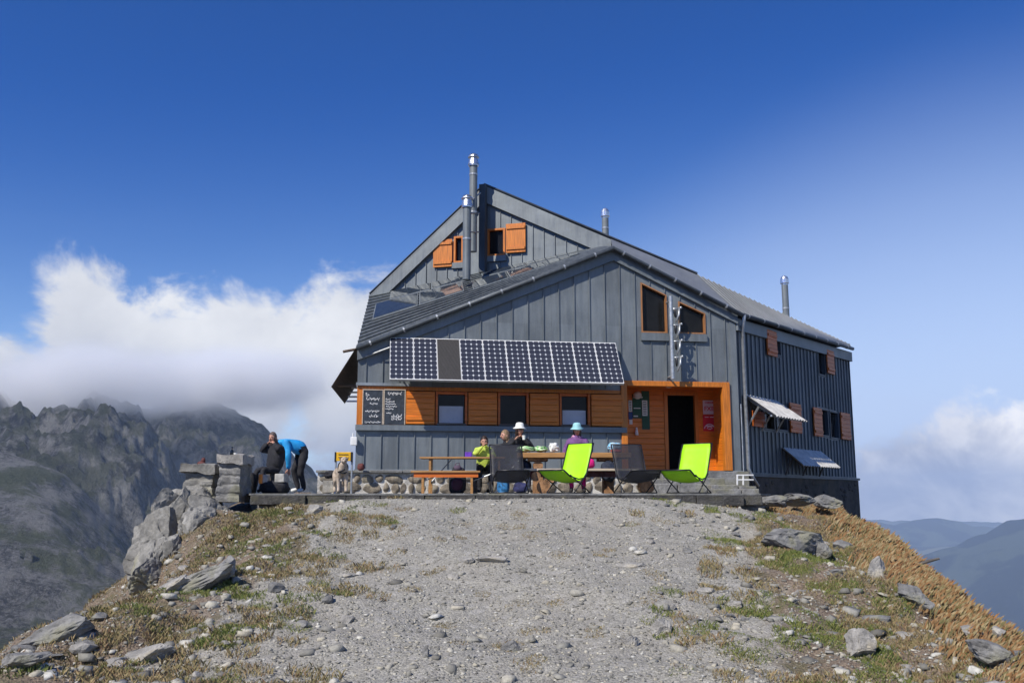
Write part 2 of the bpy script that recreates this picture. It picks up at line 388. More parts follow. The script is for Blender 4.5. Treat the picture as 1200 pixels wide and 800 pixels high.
def ground_mat():
    m, t, b = new_mat('gravel and turf ground')
    tc = t.n('ShaderNodeTexCoord').outputs['Object']
    at = t.n('ShaderNodeAttribute', attribute_name='flank').outputs['Fac']
    n1 = t.noise(tc, .7, 5, .6); n2 = t.noise(tc, 5, 6, .65); n3 = t.noise(tc, 38, 4, .65); n4 = t.noise(t.map(tc, (1, 1, 1), (7, 3, 1)), 2.1, 6, .62)
    vo = t.n('ShaderNodeTexVoronoi'); t.put(vo.inputs['Vector'], tc); vo.inputs['Scale'].default_value = 42
    vo2 = t.n('ShaderNodeTexVoronoi'); t.put(vo2.inputs['Vector'], tc); vo2.inputs['Scale'].default_value = 14
    bw = t.n('ShaderNodeRGBToBW'); t.links.new(vo.outputs['Color'], bw.inputs[0])
    bw2 = t.n('ShaderNodeRGBToBW'); t.links.new(vo2.outputs['Color'], bw2.inputs[0])
    g = t.mix(bw.outputs[0], (.165, .157, .132), (.465, .445, .375))
    g = t.mix(t.ss(bw2.outputs[0], .55, .9, 0, .35), g, (.52, .5, .47))
    g = t.mix(t.ss(n2, .35, .7, 0, .5), g, (.27, .255, .23)); g = t.mix(t.ss(n1, .4, .7, 0, .4), g, (.31, .285, .24))
    soil = t.mix(t.ss(n3, .3, .7), (.075, .05, .036), (.30, .235, .165))
    soil = t.mix(t.ss(n4, .50, .66, 0, .75), soil, t.mix(n3, (.06, .065, .025), (.16, .14, .07)))
    fm = t.ss(t.math('ADD', t.math('MULTIPLY', at, .62), t.math('MULTIPLY', n4, .75)), .58, .80)
    t.put(b.inputs['Base Color'], t.mix(fm, g, soil)); b.inputs['Roughness'].default_value = .95
    h = t.math('ADD', t.math('MULTIPLY', vo.outputs['Distance'], -.5), t.math('ADD', t.math('MULTIPLY', n3, .6), n2))
    t.put(b.inputs['Normal'], t.bump(h, .8, .03)); return m
ground = mesh_np('ground', V, F, ground_mat(), smooth=True, attrs={'flank': FL.ravel()}); tag(ground, kind='structure')

# ---- loose gravel (stuff)
cube = np.array([[-1,-1,-1],[1,-1,-1],[1,1,-1],[-1,1,-1],[-1,-1,1],[1,-1,1],[1,1,1],[-1,1,1]], float)
cf = np.array([(3,2,1,0),(4,5,6,7),(0,1,5,4),(1,2,6,5),(2,3,7,6),(3,0,4,7)])
def scatter(n, smin, smax, fn, power=3.):
    P = []; S = []
    while len(P) < n:
        y = 7.4+(16.2-7.4)*random.random()**1.25; e = .60*y+.4; x = random.uniform(-e, e)
        if not fn(x, y): continue
        P.append((x, y, gz(x, y))); S.append(smin+(smax-smin)*random.random()**power)
    P = np.array(P); S = np.array(S); k = len(P)
    v = cube[None]*(1+rng.uniform(-.38, .38, (k, 8, 3)))
    v[:, 4:, :2] *= rng.uniform(.35, .9, (k, 1, 1))
    sc3 = rng.uniform(.55, 1.25, (k, 3)); sc3[:, 2] *= .42; v = v*sc3[:, None]*S[:, None, None]
    a = rng.uniform(0, 2*PI, k); tl = rng.uniform(-.4, .4, k)
    ca, sa = np.cos(a), np.sin(a); ct, st = np.cos(tl), np.sin(tl)
    x, y, z = v[..., 0].copy(), v[..., 1].copy(), v[..., 2].copy()
    y2 = y*ct[:, None]-z*st[:, None]; z2 = y*st[:, None]+z*ct[:, None]
    x3 = x*ca[:, None]-y2*sa[:, None]; y3 = x*sa[:, None]+y2*ca[:, None]
    VV = np.stack([x3, y3, z2], -1)+P[:, None]+np.array([0, 0, .15])*S[:, None, None]
    return VV.reshape(-1, 3), (cf[None]+8*np.arange(k)[:, None, None]).reshape(-1, 4)
def gravel_mat(name, a, b_, c):
    m, t, b = new_mat(name)
    ri = t.n('ShaderNodeNewGeometry').outputs['Random Per Island']; tc = t.n('ShaderNodeTexCoord').outputs['Object']
    cr = t.n('ShaderNodeValToRGB'); t.links.new(ri, cr.inputs[0])
    e = cr.color_ramp.elements; e[0].color = (*a, 1); e[1].color = (*c, 1); q = e.new(.5); q.color = (*b_, 1); q = e.new(.85); q.color = (b_[0]*1.35, b_[1]*1.28, b_[2]*1.15, 1)
    t.put(b.inputs['Base Color'], t.mix(t.ss(t.noise(tc, 30, 4), .35, .7, 0, .4), cr.outputs[0], (.12, .11, .1)))
    b.inputs['Roughness'].default_value = .85; t.put(b.inputs['Normal'], t.bump(t.noise(tc, 60, 4), .4, .01)); return m
gm = gravel_mat('loose stones', (.13, .124, .105), (.33, .32, .275), (.62, .61, .55))
V, F = scatter(44000, .004, .022, lambda x, y: True, 2.4)
V2, F2 = scatter(3300, .018, .075, lambda x, y: random.random() < .22+.78*flank(x, y) or (abs(x) > 2.6 and random.random() < .5), 2.8)
o = mesh_np('gravel', np.vstack([V, V2]), np.vstack([F, F2+len(V)]), gm); tag(o, kind='stuff', label='loose grey gravel and small stones covering the slope', cat='gravel')

# ---- grass (stuff)
def blades(tufts, dens=3.0, hs=.72, wind=None):
    """tufts: list of (x,y,n,radius,height,lean)"""
    Vs = []; sid = []
    for (x, y, n, rad, h, lean, tone) in tufts:
        n = int(n*dens); h *= hs; lean *= .62; rad *= 1.15
        a = rng.uniform(0, 2*PI, n); r = rad*np.sqrt(rng.uniform(0, 1, n)); bx = x+r*np.cos(a); by = y+r*np.sin(a)
        bz = np.array([gz(p, q) for p, q in zip(bx, by)])-.01
        hh = h*rng.uniform(.45, 1.15, n); d = rng.uniform(0, 2*PI, n) if wind is None else wind+rng.normal(0, .75, n); ln = lean*hh*rng.uniform(.3, 1.2, n)
        tx = bx+np.cos(d)*ln; ty = by+np.sin(d)*ln; tz = bz+hh*.85
        mx = bx+np.cos(d)*ln*.3; my = by+np.sin(d)*ln*.3; mz = bz+hh*.55
        w = rng.uniform(.0008, .0024, n); pa_ = rng.uniform(0, PI, n); wx = np.cos(pa_)*w; wy = np.sin(pa_)*w
        q = np.stack([np.stack([bx-wx, by-wy, bz], -1), np.stack([bx+wx, by+wy, bz], -1), np.stack([mx+wx*.8, my+wy*.8, mz], -1), np.stack([tx, ty, tz], -1), ], 1)
        Vs.append(q); 
    V = np.concatenate(Vs).reshape(-1, 3); k = len(V)//4
    F = np.arange(k*4).reshape(-1, 4); return V, F
def grass_mat(name, stops):
    m, t, b = new_mat(name)
    ri = t.n('ShaderNodeNewGeometry').outputs['Random Per Island']; tc = t.n('ShaderNodeTexCoord').outputs['Object']
    f = t.math('ADD', t.math('MULTIPLY', ri, .5), t.math('MULTIPLY', t.noise(tc, 2.2, 5, .7), .75), clamp=True)
    cr = t.n('ShaderNodeValToRGB'); t.links.new(f, cr.inputs[0]); e = cr.color_ramp.elements
    e[0].position = .2; e[1].position = .95; e[0].color = (*stops[0], 1); e[1].color = (*stops[-1], 1)
    for i, s in enumerate(stops[1:-1]): q = e.new(.2+.75*(i+1)/(len(stops)-1)); q.color = (*s, 1)
    t.put(b.inputs['Base Color'], cr.outputs[0]); b.inputs['Roughness'].default_value = .7
    return m
rust, green, dry = [], [], []
while len(rust) < 760:       # rusty grass on the right crest
    y = random.uniform(7.4, 24)
    e = interp(y, *XR); x = e+random.gauss(.05, .30)
    if x < e-(.35 if y < 11.5 else .75): continue
    if noise.noise(Vector((x*1.3, y*.9, 3))) < .02-.5*max(0, x-e): continue
    rust.append((x, y, 66, random.uniform(.16, .38), random.uniform(.08, .24), 1.1, 0))
for _ in range(240):
    y = random.uniform(15.2, 24); x = random.uniform(5.2, interp(y, *XR))
    rust.append((x, y, 26, .12, random.uniform(.06, .16), .7, 0))
while len(green) < 520:
    y = 7.4+8.8*random.random()**1.2; sgn = random.choice((-1, 1, 1)); e = interp(y, *(XR if sgn > 0 else XL)); x = sgn*(e-abs(random.gauss(1.3, .9)))
    if noise.noise(Vector((x*1.1, y*1.1, 8))) < .02: continue
    green.append((x, y, 46, .12, random.uniform(.04, .10), .9, 0))
while len(dry) < 1250:
    y = 7.4+8.8*random.random()**1.1; sgn = random.choice((-1, -1, 1, 1)); e = interp(y, *(XR if sgn > 0 else XL)); x = sgn*(e-random.gauss(.7, 1.3))
    if abs(x) < 1.5 or noise.noise(Vector((x*.9, y*.9, 17))) < -.08: continue
    dry.append((x, y, 34, .13, random.uniform(.04, .13), .9, 0))
def gpix(px, py):     # ray onto the ground
    d = ray(px, py).normalized(); p = CAM.copy()
    for i in range(900):
        q = CAM+d*(7+i*.03)
        if q.z < gz(q.x, q.y): return q
    return q
for px, py, n_ in [(585,758,5),(600,618,5),(540,613,3),(620,626,3),(606,605,4),(545,632,2),(395,640,4),(345,640,4),(320,615,3),(365,655,3),(620,780,3),(575,720,2),(535,728,2),(625,740,2),(700,742,2),(760,700,2),(630,708,2),(505,670,2),(380,600,3),(415,612,3),(650,655,1),(560,700,1),(705,650,2),(455,700,1),(770,610,2)]:
    p = gpix(px, py)
    for k in range(n_+1): dry.append((p.x+random.gauss(0, .13), p.y+random.gauss(0, .1), 40, .09, random.uniform(.03, .06), .9, 0))
for px, py, n_ in [(235,755,5),(245,690,5),(265,695,3),(232,735,2),(280,615,3),(320,603,4),(300,605,3),(945,655,5),(980,690,6),(920,640,4),(1010,740,4),(1040,710,6),(940,740,3),(880,720,2),(1030,790,4),(965,600,3)]:
    p = gpix(px, py)
    for k in range(n_*2): green.append((p.x+random.gauss(0, .16), p.y+random.gauss(0, .14), 50, .10, random.uniform(.05, .11), .8, 0))
V, F = blades(rust, wind=R(-25)); o = mesh_np('rusty_grass', V, F, grass_mat('rusty dry grass', [(.05, .03, .016), (.19, .085, .032), (.36, .19, .075), (.24, .13, .05), (.44, .34, .18), (.15, .14, .05), (.32, .21, .09)])); tag(o, 'long rust orange dry grass along the right crest of the hill', 'grass', kind='stuff')
V, F = blades(green); o = mesh_np('green_grass', V, F, grass_mat('short green turf', [(.035, .06, .012), (.09, .13, .025), (.17, .19, .04), (.25, .22, .08)])); tag(o, 'short green alpine turf in patches on the flanks', 'grass', kind='stuff')
V, F = blades(dry); o = mesh_np('dry_grass', V, F, grass_mat('straw and heather tufts', [(.09, .04, .03), (.20, .12, .06), (.36, .28, .14), (.15, .14, .05), (.28, .2, .1)])); tag(o, 'straw coloured and reddish dry tufts on the stony slope', 'grass', kind='stuff')

# ---- rocks as things
def rock(loc, size, rz, seed, mt, label, group=None, name='rock', tilt=(0, 0), sub=4, cuts=13, sink=.3):
    r_ = random.Random(seed); bm = bmesh.new(); bmesh.ops.create_icosphere(bm, subdivisions=sub, radius=1)
    pl = []
    for i in range(cuts):
        n = Vector((r_.gauss(0, 1), r_.gauss(0, 1), r_.gauss(0, .8))).normalized(); pl.append((n, r_.uniform(.45, .8)))
    off = Vector((seed*3.1 % 50, seed*1.7 % 40, 2))
    for v in bm.verts:
        c = v.co
        for n, d in pl:
            e = c.dot(n)-d
            if e > 0: c -= n*e*.985
        cr_ = abs(noise.noise(c*2.3+off)); c += c.normalized()*(noise.fractal(c*1.6+off, 1, 2, 5)*.11-.09*max(0, .09-cr_)/.09+noise.noise(c*9+off)*.025)
        c.x *= size[0]; c.y *= size[1]; c.z *= size[2]
    me = bpy.data.meshes.new(name); bm.to_mesh(me); bm.free(); me.materials.append(mt)
    o = bpy.data.objects.new(name, me); COL.objects.link(o)
    z = loc[2] if len(loc) > 2 else gz(loc[0], loc[1])
    o.location = (loc[0], loc[1], z+size[2]*(.62-sink)); o.rotation_euler = (tilt[0], tilt[1], rz)
    return tag(o, label, 'rock', group)
def rockpx(px, py, w, h, d, rz, seed, mt, label, group=None, tilt=(0, 0), sink=.3, cuts=13):
    p = gpix(px, py); k = p.y/1080; sink += .10
    return rock((p.x, p.y), (w*k/2*1.3, d*k/2*1.3, h*k/2*1.5), rz, seed, mt, label, group, tilt=tilt, sink=sink, cuts=cuts)
rockpx(225, 690, 118, 17, 44, R(-8), 3, M['rock'], 'long slanting grey slab with a dark shaded end on the left slope', tilt=(0, R(-22)), sink=.28)
rockpx(262, 676, 26, 30, 34, R(20), 4, M['rock'], 'dark blunt boulder at the upper end of the long slanting slab', sink=.35)
rockpx(175, 770, 66, 18, 32, R(15), 5, M['rock_pale'], 'pale grey tilted stone near the lower left corner', tilt=(0, R(-14)))
rockpx(205, 690, 60, 16, 30, R(10), 6, M['rock_pale'], 'whitish stone face lying just left of the slanting slab', tilt=(0, R(-18)))
rockpx(70, 748, 90, 22, 40, R(5), 7, M['rock'], 'flat grey stone on the far left crest', tilt=(0, R(-14)), sink=.1)
rockpx(28, 780, 55, 18, 30, R(5), 8, M['rock'], 'broken stone in the very bottom left corner', tilt=(0, R(-10)), sink=.1)
rockpx(930, 636, 80, 24, 60, R(10), 9, M['rock'], 'large grey slab jutting from the right slope with a dark hollow beneath', tilt=(R(4), R(8)), sink=.15)
rockpx(962, 652, 17, 15, 20, R(40), 10, M['rock'], 'dark rock tucked under the jutting slab', sink=.2)
rockpx(1026, 674, 28, 26, 20, R(35), 11, M['rock_pale'], 'cream wedge shaped rock on the right slope under the rusty grass', tilt=(0, R(25)))
rockpx(1070, 706, 52, 18, 34, R(-10), 12, M['rock'], 'layered grey rock half buried beside the rusty grass', tilt=(0, R(18)))
rockpx(1008, 764, 40, 28, 30, R(18), 13, M['rock_pale'], 'whitish pointed triangular rock low on the right slope')
rockpx(1065, 788, 22, 12, 18, R(30), 14, M['rock_pale'], 'small white rock at the bottom right edge of the slope')
rockpx(1165, 775, 60, 20, 40, R(10), 15, M['rock'], 'grey flat rock in the lower right corner below the grass', tilt=(0, R(20)))
rockpx(862, 712, 17, 9, 15, R(10), 16, M['rock_pale'], 'small pale stone at the edge of the gravel and the right turf')
rockpx(775, 742, 22, 18, 18, R(70), 17, M['rock_pale'], 'upright buff stone on the gravel right of centre')
rockpx(738, 756, 18, 14, 16, R(20), 18, M['rock_pale'], 'rounded buff stone just left of the upright one')
rockpx(600, 762, 20, 14, 10, R(20), 19, M['rock'], 'small bluish stone beside the grass tuft in the path')
rockpx(500, 770, 8, 18, 6, R(20), 20, M['rock'], 'thin stone slab standing on edge low in the gravel')
rockpx(575, 657, 32, 8, 16, R(-8), 21, M['rock_pale'], 'flat pale stone in the middle of the path')
rockpx(549, 659, 14, 10, 10, R(15), 22, M['rock_pale'], 'small white stone left of the flat pale stone on the path')
rockpx(530, 678, 18, 8, 10, R(-15), 23, M['rock_pale'], 'little tilted pale stone below the middle of the path')
rockpx(368, 600, 20, 10, 16, R(15), 24, M['rock_pale'], 'buff stone just below the dog on the upper gravel')
rockpx(264, 588, 24, 14, 20, R(15), 25, M['rock_pale'], 'cream stone at the foot of the right stone pillar')
rockpx(404, 675, 34, 5, 16, R(5), 26, M['rock_pale'], 'thin flat slab lying flush in the gravel on the left')
rockpx(740, 663, 34, 5, 14, R(-8), 27, M['rock_pale'], 'thin pale sliver of stone on the gravel right of the path')
for i in range(90):
    s = random.choice((-1, -1, 1, 1)); y = 7.6+8.2*random.random()**1.2; e = interp(y, *(XR if s > 0 else XL)); x = s*random.uniform(1.6, e+.1)
    w = random.uniform(.05, .17)*(.7+.5*flank(x, y))
    rock((x, y), (w, w*random.uniform(.5, .9), w*random.uniform(.25, .6)), random.uniform(0, 6), 100+i, random.choice((M['rock'], M['rock_pale'])), 'small angular stone lying loose on the stony slope', 'small stones strewn over the slope', sub=2, cuts=7)
# crag under the pillars, left
crag = [(215,600,56,44,1),(188,625,46,52,2),(232,622,50,44,3),(180,655,40,40,4),(205,648,46,36,5),(240,600,48,30,6),(172,672,34,26,7),(252,640,34,20,8),(228,580,60,26,9),(198,598,36,40,10)]
cl_ = ['big square grey block under the left stone pillar', 'steep lichen spotted face on the left edge of the crag', 'broad cracked block in the middle of the crag', 'lower left block of the crag above the reddish slope', 'jagged block below the cracked one', 'ledge rock below the right stone pillar', 'lowest rock of the crag on the skyline', 'half buried rock on the right side of the crag', 'flat top stone carrying the left pillar', 'narrow rock high on the outer edge of the crag']
for (px, py, w, h, sd), lb in zip(crag, cl_):
    Y = 15.9-(py-600)*.022; p = W(px, py, Y); k = Y/1080
    rock((p.x, p.y, p.z-h*k/2*.75), (w*k/2*1.3, .6, h*k/2*2.1), sd*.9, 40+sd, M['rock_crag'], lb, tilt=(0, R(-8)), sink=.62, cuts=15, sub=5)
for i, (px, py, w, h, lb) in enumerate([(870, 585, 46, 10, 'flat step stone lying beside the right end of the terrace'), (905, 583, 52, 12, 'long stone slab at the foot of the dark plinth'), (935, 580, 44, 12, 'pale slab among rusty grass below the plinth'), (972, 584, 34, 12, 'outermost slab below the far corner of the plinth')]):
    Y = 17.6+i*1.4; p = W(px, py+4, Y); k = Y/1080
    rock((p.x, p.y, p.z), (w*k/2*1.2, .4, h*k/2*1.5), R(8*i), 70+i, M['rock'], lb, sink=.6)

# ================================================================== FAR TERRAIN
def far_terrain():
    azs = np.concatenate([np.arange(-180, -36, 3.), np.arange(-36, -6, .085), np.arange(-6, 18, .6), np.arange(18, 36, .11), np.arange(36, 180.1, 3.)])
    rs = np.concatenate([np.geomspace(40, 560, 22)[:-1], np.arange(560, 2050, 12.), np.geomspace(2050, 5200, 22)[1:], np.arange(5400, 10500, 130.), np.geomspace(10600, 46000, 34)])
    c1 = ([-400, -150, 0, 18, 40, 52, 60, 75, 110, 140, 165, 176, 186, 215], [.13, .12, .112, .106, .087, .093, .1, .104, .116, .112, .104, .086, .07, .02])
    s1 = ([-400, 0, 40, 70, 95, 120, 145, 165, 190, 215], [.06, .045, .038, .024, .006, -.016, -.036, -.052, -.066, -.075])
    c2 = ([90, 175, 195, 215, 245, 270, 300, 318, 332, 350, 368, 385, 402, 425], [.09, .094, .104, .106, .1, .092, .078, .066, .058, .038, .026, .008, -.008, -.035])
    cR1 = ([900, 1000, 1075, 1110, 1150, 1200, 1300, 1500], [-.09, -.08, -.056, -.044, -.027, -.010, .01, .03])
    cR2 = ([850, 1000, 1040, 1090, 1130, 1200, 1400], [-.012, -.02, -.023, -.018, -.026, -.03, -.01])
    V = []; rk = []
    for a in azs:
        ar = R(a); ca, sa = math.cos(ar), math.sin(ar); front = abs(a) < 60
        px = 600+1080*math.tan(ar) if front else (-1200 if a < 0 else 2400)
        right = sms(-7, 9, a) if a < 120 else 1-sms(120, 170, a)
        for r in rs:
            x, y = r*sa, r*ca; Y = y if front else r*.5
            v = Vector((x, y, 0))
            floor = -118*(1-right)-900*right
            z = max(-12-.9*(r-12)**.93, floor) if r < 3000 else floor
            n = noise.fractal(v*.0035, 1, 2.1, 6); rg = 1-abs(noise.fractal(v*.0062+Vector((5, 5, 5)), 1, 2.1, 6))*1.9
            fine = noise.fractal(v*.03, 1, 2, 4)
            rock_ = 0.
            if px < 440:
                if px < 225:
                    pj = px+26*noise.noise(v*.0045)+9*noise.noise(v*.013); C, S = np.interp(px+.35*(pj-px), *c1), np.interp(pj, *s1)
                    Yc = 1500+120*(1-sms(20, 70, px)); C2 = C*Yc
                    if Y < 1150: l = -118+(S*1150+118)*sms(640, 1200, Y)*1.02; rr = 0
                    else:
                        q = min(1, (Y-1150)/(Yc-1150)); base = S*1150; l = base+(C2-base)*q**.8 + (rg-.45)*50*math.sin(PI*min(q, 1)); rr = 1
                    if Y > Yc: l = C2-(Y-Yc)*.5
                    f2 = abs(noise.fractal(v*.018+Vector((3, 1, 2)), 1, 2.1, 5))
                    if l > z: z = l+n*16*(.3+rr)+fine*(4+6*rr)-f2*24*rr; rock_ = rr
                if px > 90:
                    C = np.interp(px, *c2)
                    if Y > 1250:
                        q = min(1, (Y-1250)/650); l = -140+(C*1900+140)*q**.85+(rg-.45)*56*math.sin(PI*q)
                        if Y > 1900: l = C*1900-(Y-1900)*.6
                        if l > z: z = l+n*10+fine*8; rock_ = 1.
                if z < -60 and Y < 1150: z += n*14+fine*3
                if Y > 2300: z = min(z, -200)
            if right > .05 and r > 3000:
                C = np.interp(px, *cR1); q = (Y-4400)/2100
                if 0 < q <= 1: l = -900+(C*6500+900)*q**.9
                elif q > 1: l = C*6500-(Y-6500)*.3
                else: l = -1e9
                l2 = -1e9
                if Y > 7600:
                    C = np.interp(px, *cR2); q = min(1, (Y-7600)/2400); l2 = -900+(C*10000+900)*q
                    if Y > 10000: l2 = C*10000-(Y-10000)*.25
                m_ = max(l, l2)
                if m_ > z: z = m_
                z += noise.fractal(v*.0007, 1, 2, 5)*110*min(1, (r-3000)/3000)
            z -= (r/46000)**2*250
            V.append((x, y, z)); rk.append(rock_)
    na, nr = len(azs), len(rs); idx = np.arange(na*nr).reshape(na, nr)
    F = np.stack([idx[:-1, :-1], idx[1:, :-1], idx[1:, 1:], idx[:-1, 1:]], -1).reshape(-1, 4)[:, ::-1]
    m, t, b = new_mat('mountain and valley')
    tc = t.n('ShaderNodeTexCoord').outputs['Object']; at = t.n('ShaderNodeAttribute', attribute_name='rocky').outputs['Fac']
    ge = t.n('ShaderNodeNewGeometry'); spn = t.n('ShaderNodeSeparateXYZ'); t.links.new(ge.outputs['Normal'], spn.inputs[0])
    spp = t.n('ShaderNodeSeparateXYZ'); t.links.new(tc, spp.inputs[0])
    n1 = t.noise(tc, .012, 8, .65); n2 = t.noise(t.map(tc, (1, 1, .3)), .045, 9, .78); n3 = t.noise(tc, .22, 5, .8)
    scr = t.mix(t.ss(t.noise(tc, .02, 10, .8), .42, .58), (.075, .075, .071), (.30, .295, .28)); scr = t.mix(t.ss(n3, .46, .60, 0, .8), scr, (.30, .29, .275))
    scr = t.mix(t.ss(n1, .46, .57, 0, .8), scr, (.085, .10, .035))
    n5 = t.noise(t.map(tc, (1, 1, .5)), .016, 8, .7, .4)
    rc = t.mix(t.ss(t.math('ADD', t.math('MULTIPLY', n2, .6), t.math('MULTIPLY', n5, .4)), .42, .58), (.03, .031, .032), (.36, .35, .325))  # cliffs darkened: cloud shadow is put into the rock colour
    rc = t.mix(t.ss(t.math('ADD', t.math('MULTIPLY', spn.outputs[2], .5), t.math('MULTIPLY', n1, .7)), .66, .82, 0, .75), rc, (.075, .085, .038))
    near = t.mix(at, scr, rc)
    f1 = t.noise(tc, .0021, 4, .55, .6)
    vo = t.n('ShaderNodeTexVoronoi'); t.put(vo.inputs['Vector'], tc); vo.inputs['Scale'].default_value = .0016
    bw = t.n('ShaderNodeRGBToBW'); t.links.new(vo.outputs['Color'], bw.inputs[0])
    farc = t.mix(t.ss(f1, .47, .56), (.014, .024, .022), (.085, .11, .07)); farc = t.mix(t.ss(bw.outputs[0], .62, .72), farc, (.2, .2, .11))
    dist = t.math('SQRT', t.math('ADD', t.math('MULTIPLY', spp.outputs[0], spp.outputs[0]), t.math('MULTIPLY', spp.outputs[1], spp.outputs[1])))
    t.put(b.inputs['Base Color'], t.mix(t.ss(dist, 2300, 3200), near, farc)); b.inputs['Roughness'].default_value = .95
    t.put(b.inputs['Specular IOR Level'], .1)
    hh = t.math('ADD', t.math('MULTIPLY', n2, 1.), t.math('MULTIPLY', n3, .5)); t.put(b.inputs['Normal'], t.bump(hh, 1.0, 30))
    o = mesh_np('mountains', V, F, m, smooth=True, attrs={'rocky': rk}); tag(o, kind='structure')
far_terrain()
# haze box
def volume_mat(name, col, dens, aniso=0., noisy=None):
    m = bpy.data.materials.new(name); m.use_nodes = True; t = NT(m.node_tree); t.nodes.clear()
    out = t.n('ShaderNodeOutputMaterial'); v = t.n('ShaderNodeVolumePrincipled'); t.links.new(v.outputs[0], out.inputs['Volume'])
    v.inputs['Color'].default_value = (*col, 1); v.inputs['Density'].default_value = dens; v.inputs['Anisotropy'].default_value = aniso
    if noisy: noisy(t, v)
    return m
b_ = MB(); b_.box(-14000, 14000, -3000, 12500, -1500, 262)
hz = b_.build('haze', volume_mat('air', (.60, .76, 1.0), 9.5e-5)); tag(hz, kind='stuff')

# ================================================================== HUT FRAMES
def vec(a): return (math.cos(R(a)), math.sin(R(a)))
B = W(866, 500, 22.8); B = (B.x, B.y)
FA = 8.5; fu = vec(FA); fn = (fu[1], -fu[0])
FF = Fr(B, fu, fn)                                 # front wall, s <= 0 to the left
su = (math.sin(R(38)), math.cos(R(38))); sn = (su[1], -su[0])
SS = Fr(B, su, sn)                                 # side wall, s >= 0
sA = FF.loc(418, 480)[0]; LF = -sA
sC = SS.loc(999, 480)[0]
g0p = W(432, 345, 25.0); g1p = W(718, 281, 23.35)
gu = Vector((g1p.x-g0p.x, g1p.y-g0p.y)).normalized(); GG = Fr((g0p.x, g0p.y), gu, (gu.y, -gu.x))
for k_, fr_0, s0_, st_ in (('zf', FF, sA, .385), ('zs', SS, 0, .265), ('zg', GG, 0, .30)): M[k_] = zinc('clad '+k_, (.185, .208, .218) if k_ != 'zs' else (.15, .168, .18), panel=(fr_0.O, fr_0.u, s0_, st_))  # same zinc on the side wall, its shade put into a darker colour
HUT = empty('mountain_hut', (1.5, 25, 0), 0, 'grey zinc clad mountain hut with orange shutters, steep gable and steel chimneys on the hilltop', 'mountain hut', world=True)
# roof key points
pa_ = FF.hit(418, 406, .15); pb = FF.hit(718, 290, .15); pB = FF.hit(867, 367, .12); pC = SS.hit(997, 407, .15)
P0 = GG.hit(567, 217, .125); G0 = GG.hit(433, 345, .125); G1 = GG.hit(716, 280, .125); T2 = W(817, 322, 24.3); T3 = W(995, 403, 29.4)
RB = P0+Vector((.8, 8, -.1)); D = Vector((7.0, 34, 4.6)); E = Vector((-3.9, 32, 5.0))
def ftop(s):        # front wall top in z under the roof edge
    la = FF.loc(418, 406)[0], FF.loc(418, 406)[1]; lb = FF.loc(718, 290); lB = FF.loc(866, 367)
    return float(np.interp(s, [la[0], lb[0], lB[0]], [la[1], lb[1], lB[1]]))-.05
sapex = FF.loc(718, 290)[0]
zl = lambda px, py, fr=FF: fr.loc(px, py)[1]
z_base = .50
def walls(fr, breaks, bottom, top, holes, thick=.22, mb=None):
    mb = mb or MB(); bs = sorted(set([round(b, 4) for b in breaks]+[round(h[i], 4) for h in holes for i in (0, 1)]))
    for a, b in zip(bs[:-1], bs[1:]):
        if b-a < 1e-3: continue
        mid = (a+b)/2; hs = sorted([h for h in holes if h[0]-1e-3 <= a and h[1]+1e-3 >= b], key=lambda h: h[2](mid))
        lo = lambda s: bottom
        for h in hs+[None]:
            hi = h[2] if h else top
            if hi(mid)-lo(mid) > .01:
                q = [fr.pt(a, lo(a), 0), fr.pt(b, lo(b), 0), fr.pt(b, hi(b), 0), fr.pt(a, hi(a), 0)]
                mb.prism(q, -fr.n*thick)
            if h: lo = h[3]
    return mb
def ribs(mb, fr, s0, s1, step, zlo, zhi, holes, w=.014, d=.032, ph=0.):
    s = s0+step*.5+ph
    while s < s1-.04:
        hs = sorted([h for h in holes if h[0]-.03 < s < h[1]+.03], key=lambda h: h[2](s)); lo = zlo
        for h in hs+[None]:
            hi = (h[2](s)-.04) if h else zhi(s)
            if hi-lo > .05: mb.box(s-w/2, s+w/2, 0, d, lo, hi, 0, fr)
            if h: lo = h[3](s)+.04
        s += step
con = lambda z: (lambda s: z)
# --- front openings
zbt = zl(480, 453); zbb = zl(560, 499)                      # band top / bottom
portal = FF.rect(735, 447, 856, 554)
sP0, sP1, zP0, zP1 = portal; zP0 = .56
w1 = (FF.loc(751, 360)[0], FF.loc(781, 360)[0]); w2 = (FF.loc(795, 370)[0], FF.loc(826, 370)[0])
slope = (FF.loc(781, 346)[1]-FF.loc(751, 331)[1])/(w1[1]-w1[0])
wz = zl(766, 390)
wt1 = lambda s: FF.loc(751, 331)[1]+slope*(s-w1[0]); wt2 = lambda s: FF.loc(795, 353)[1]+slope*.92*(s-w2[0])
sBand1 = FF.loc(733, 475)[0]
holes = [(sA, sBand1, con(zbb), con(zbt)), (sP0, sP1, con(zP0), con(zP1)), (w1[0], w1[1], con(wz), wt1), (w2[0], w2[1], con(wz), wt2)]
top_ = lambda s: ftop(s)
fw_ = walls(FF, [sA, sapex, 0], z_base, top_, holes)
ribs(fw_, FF, sA, 0, .385, z_base, lambda s: ftop(s)-.25, holes)
front = fw_.build('front_wall', M['zf'], HUT)
# corner trims and skirts
m = MB(); m.box(-.16, .005, .0, .03, z_base, ftop(0)-.1, 0, FF); m.build('corner_trim', M['zinc'], HUT)
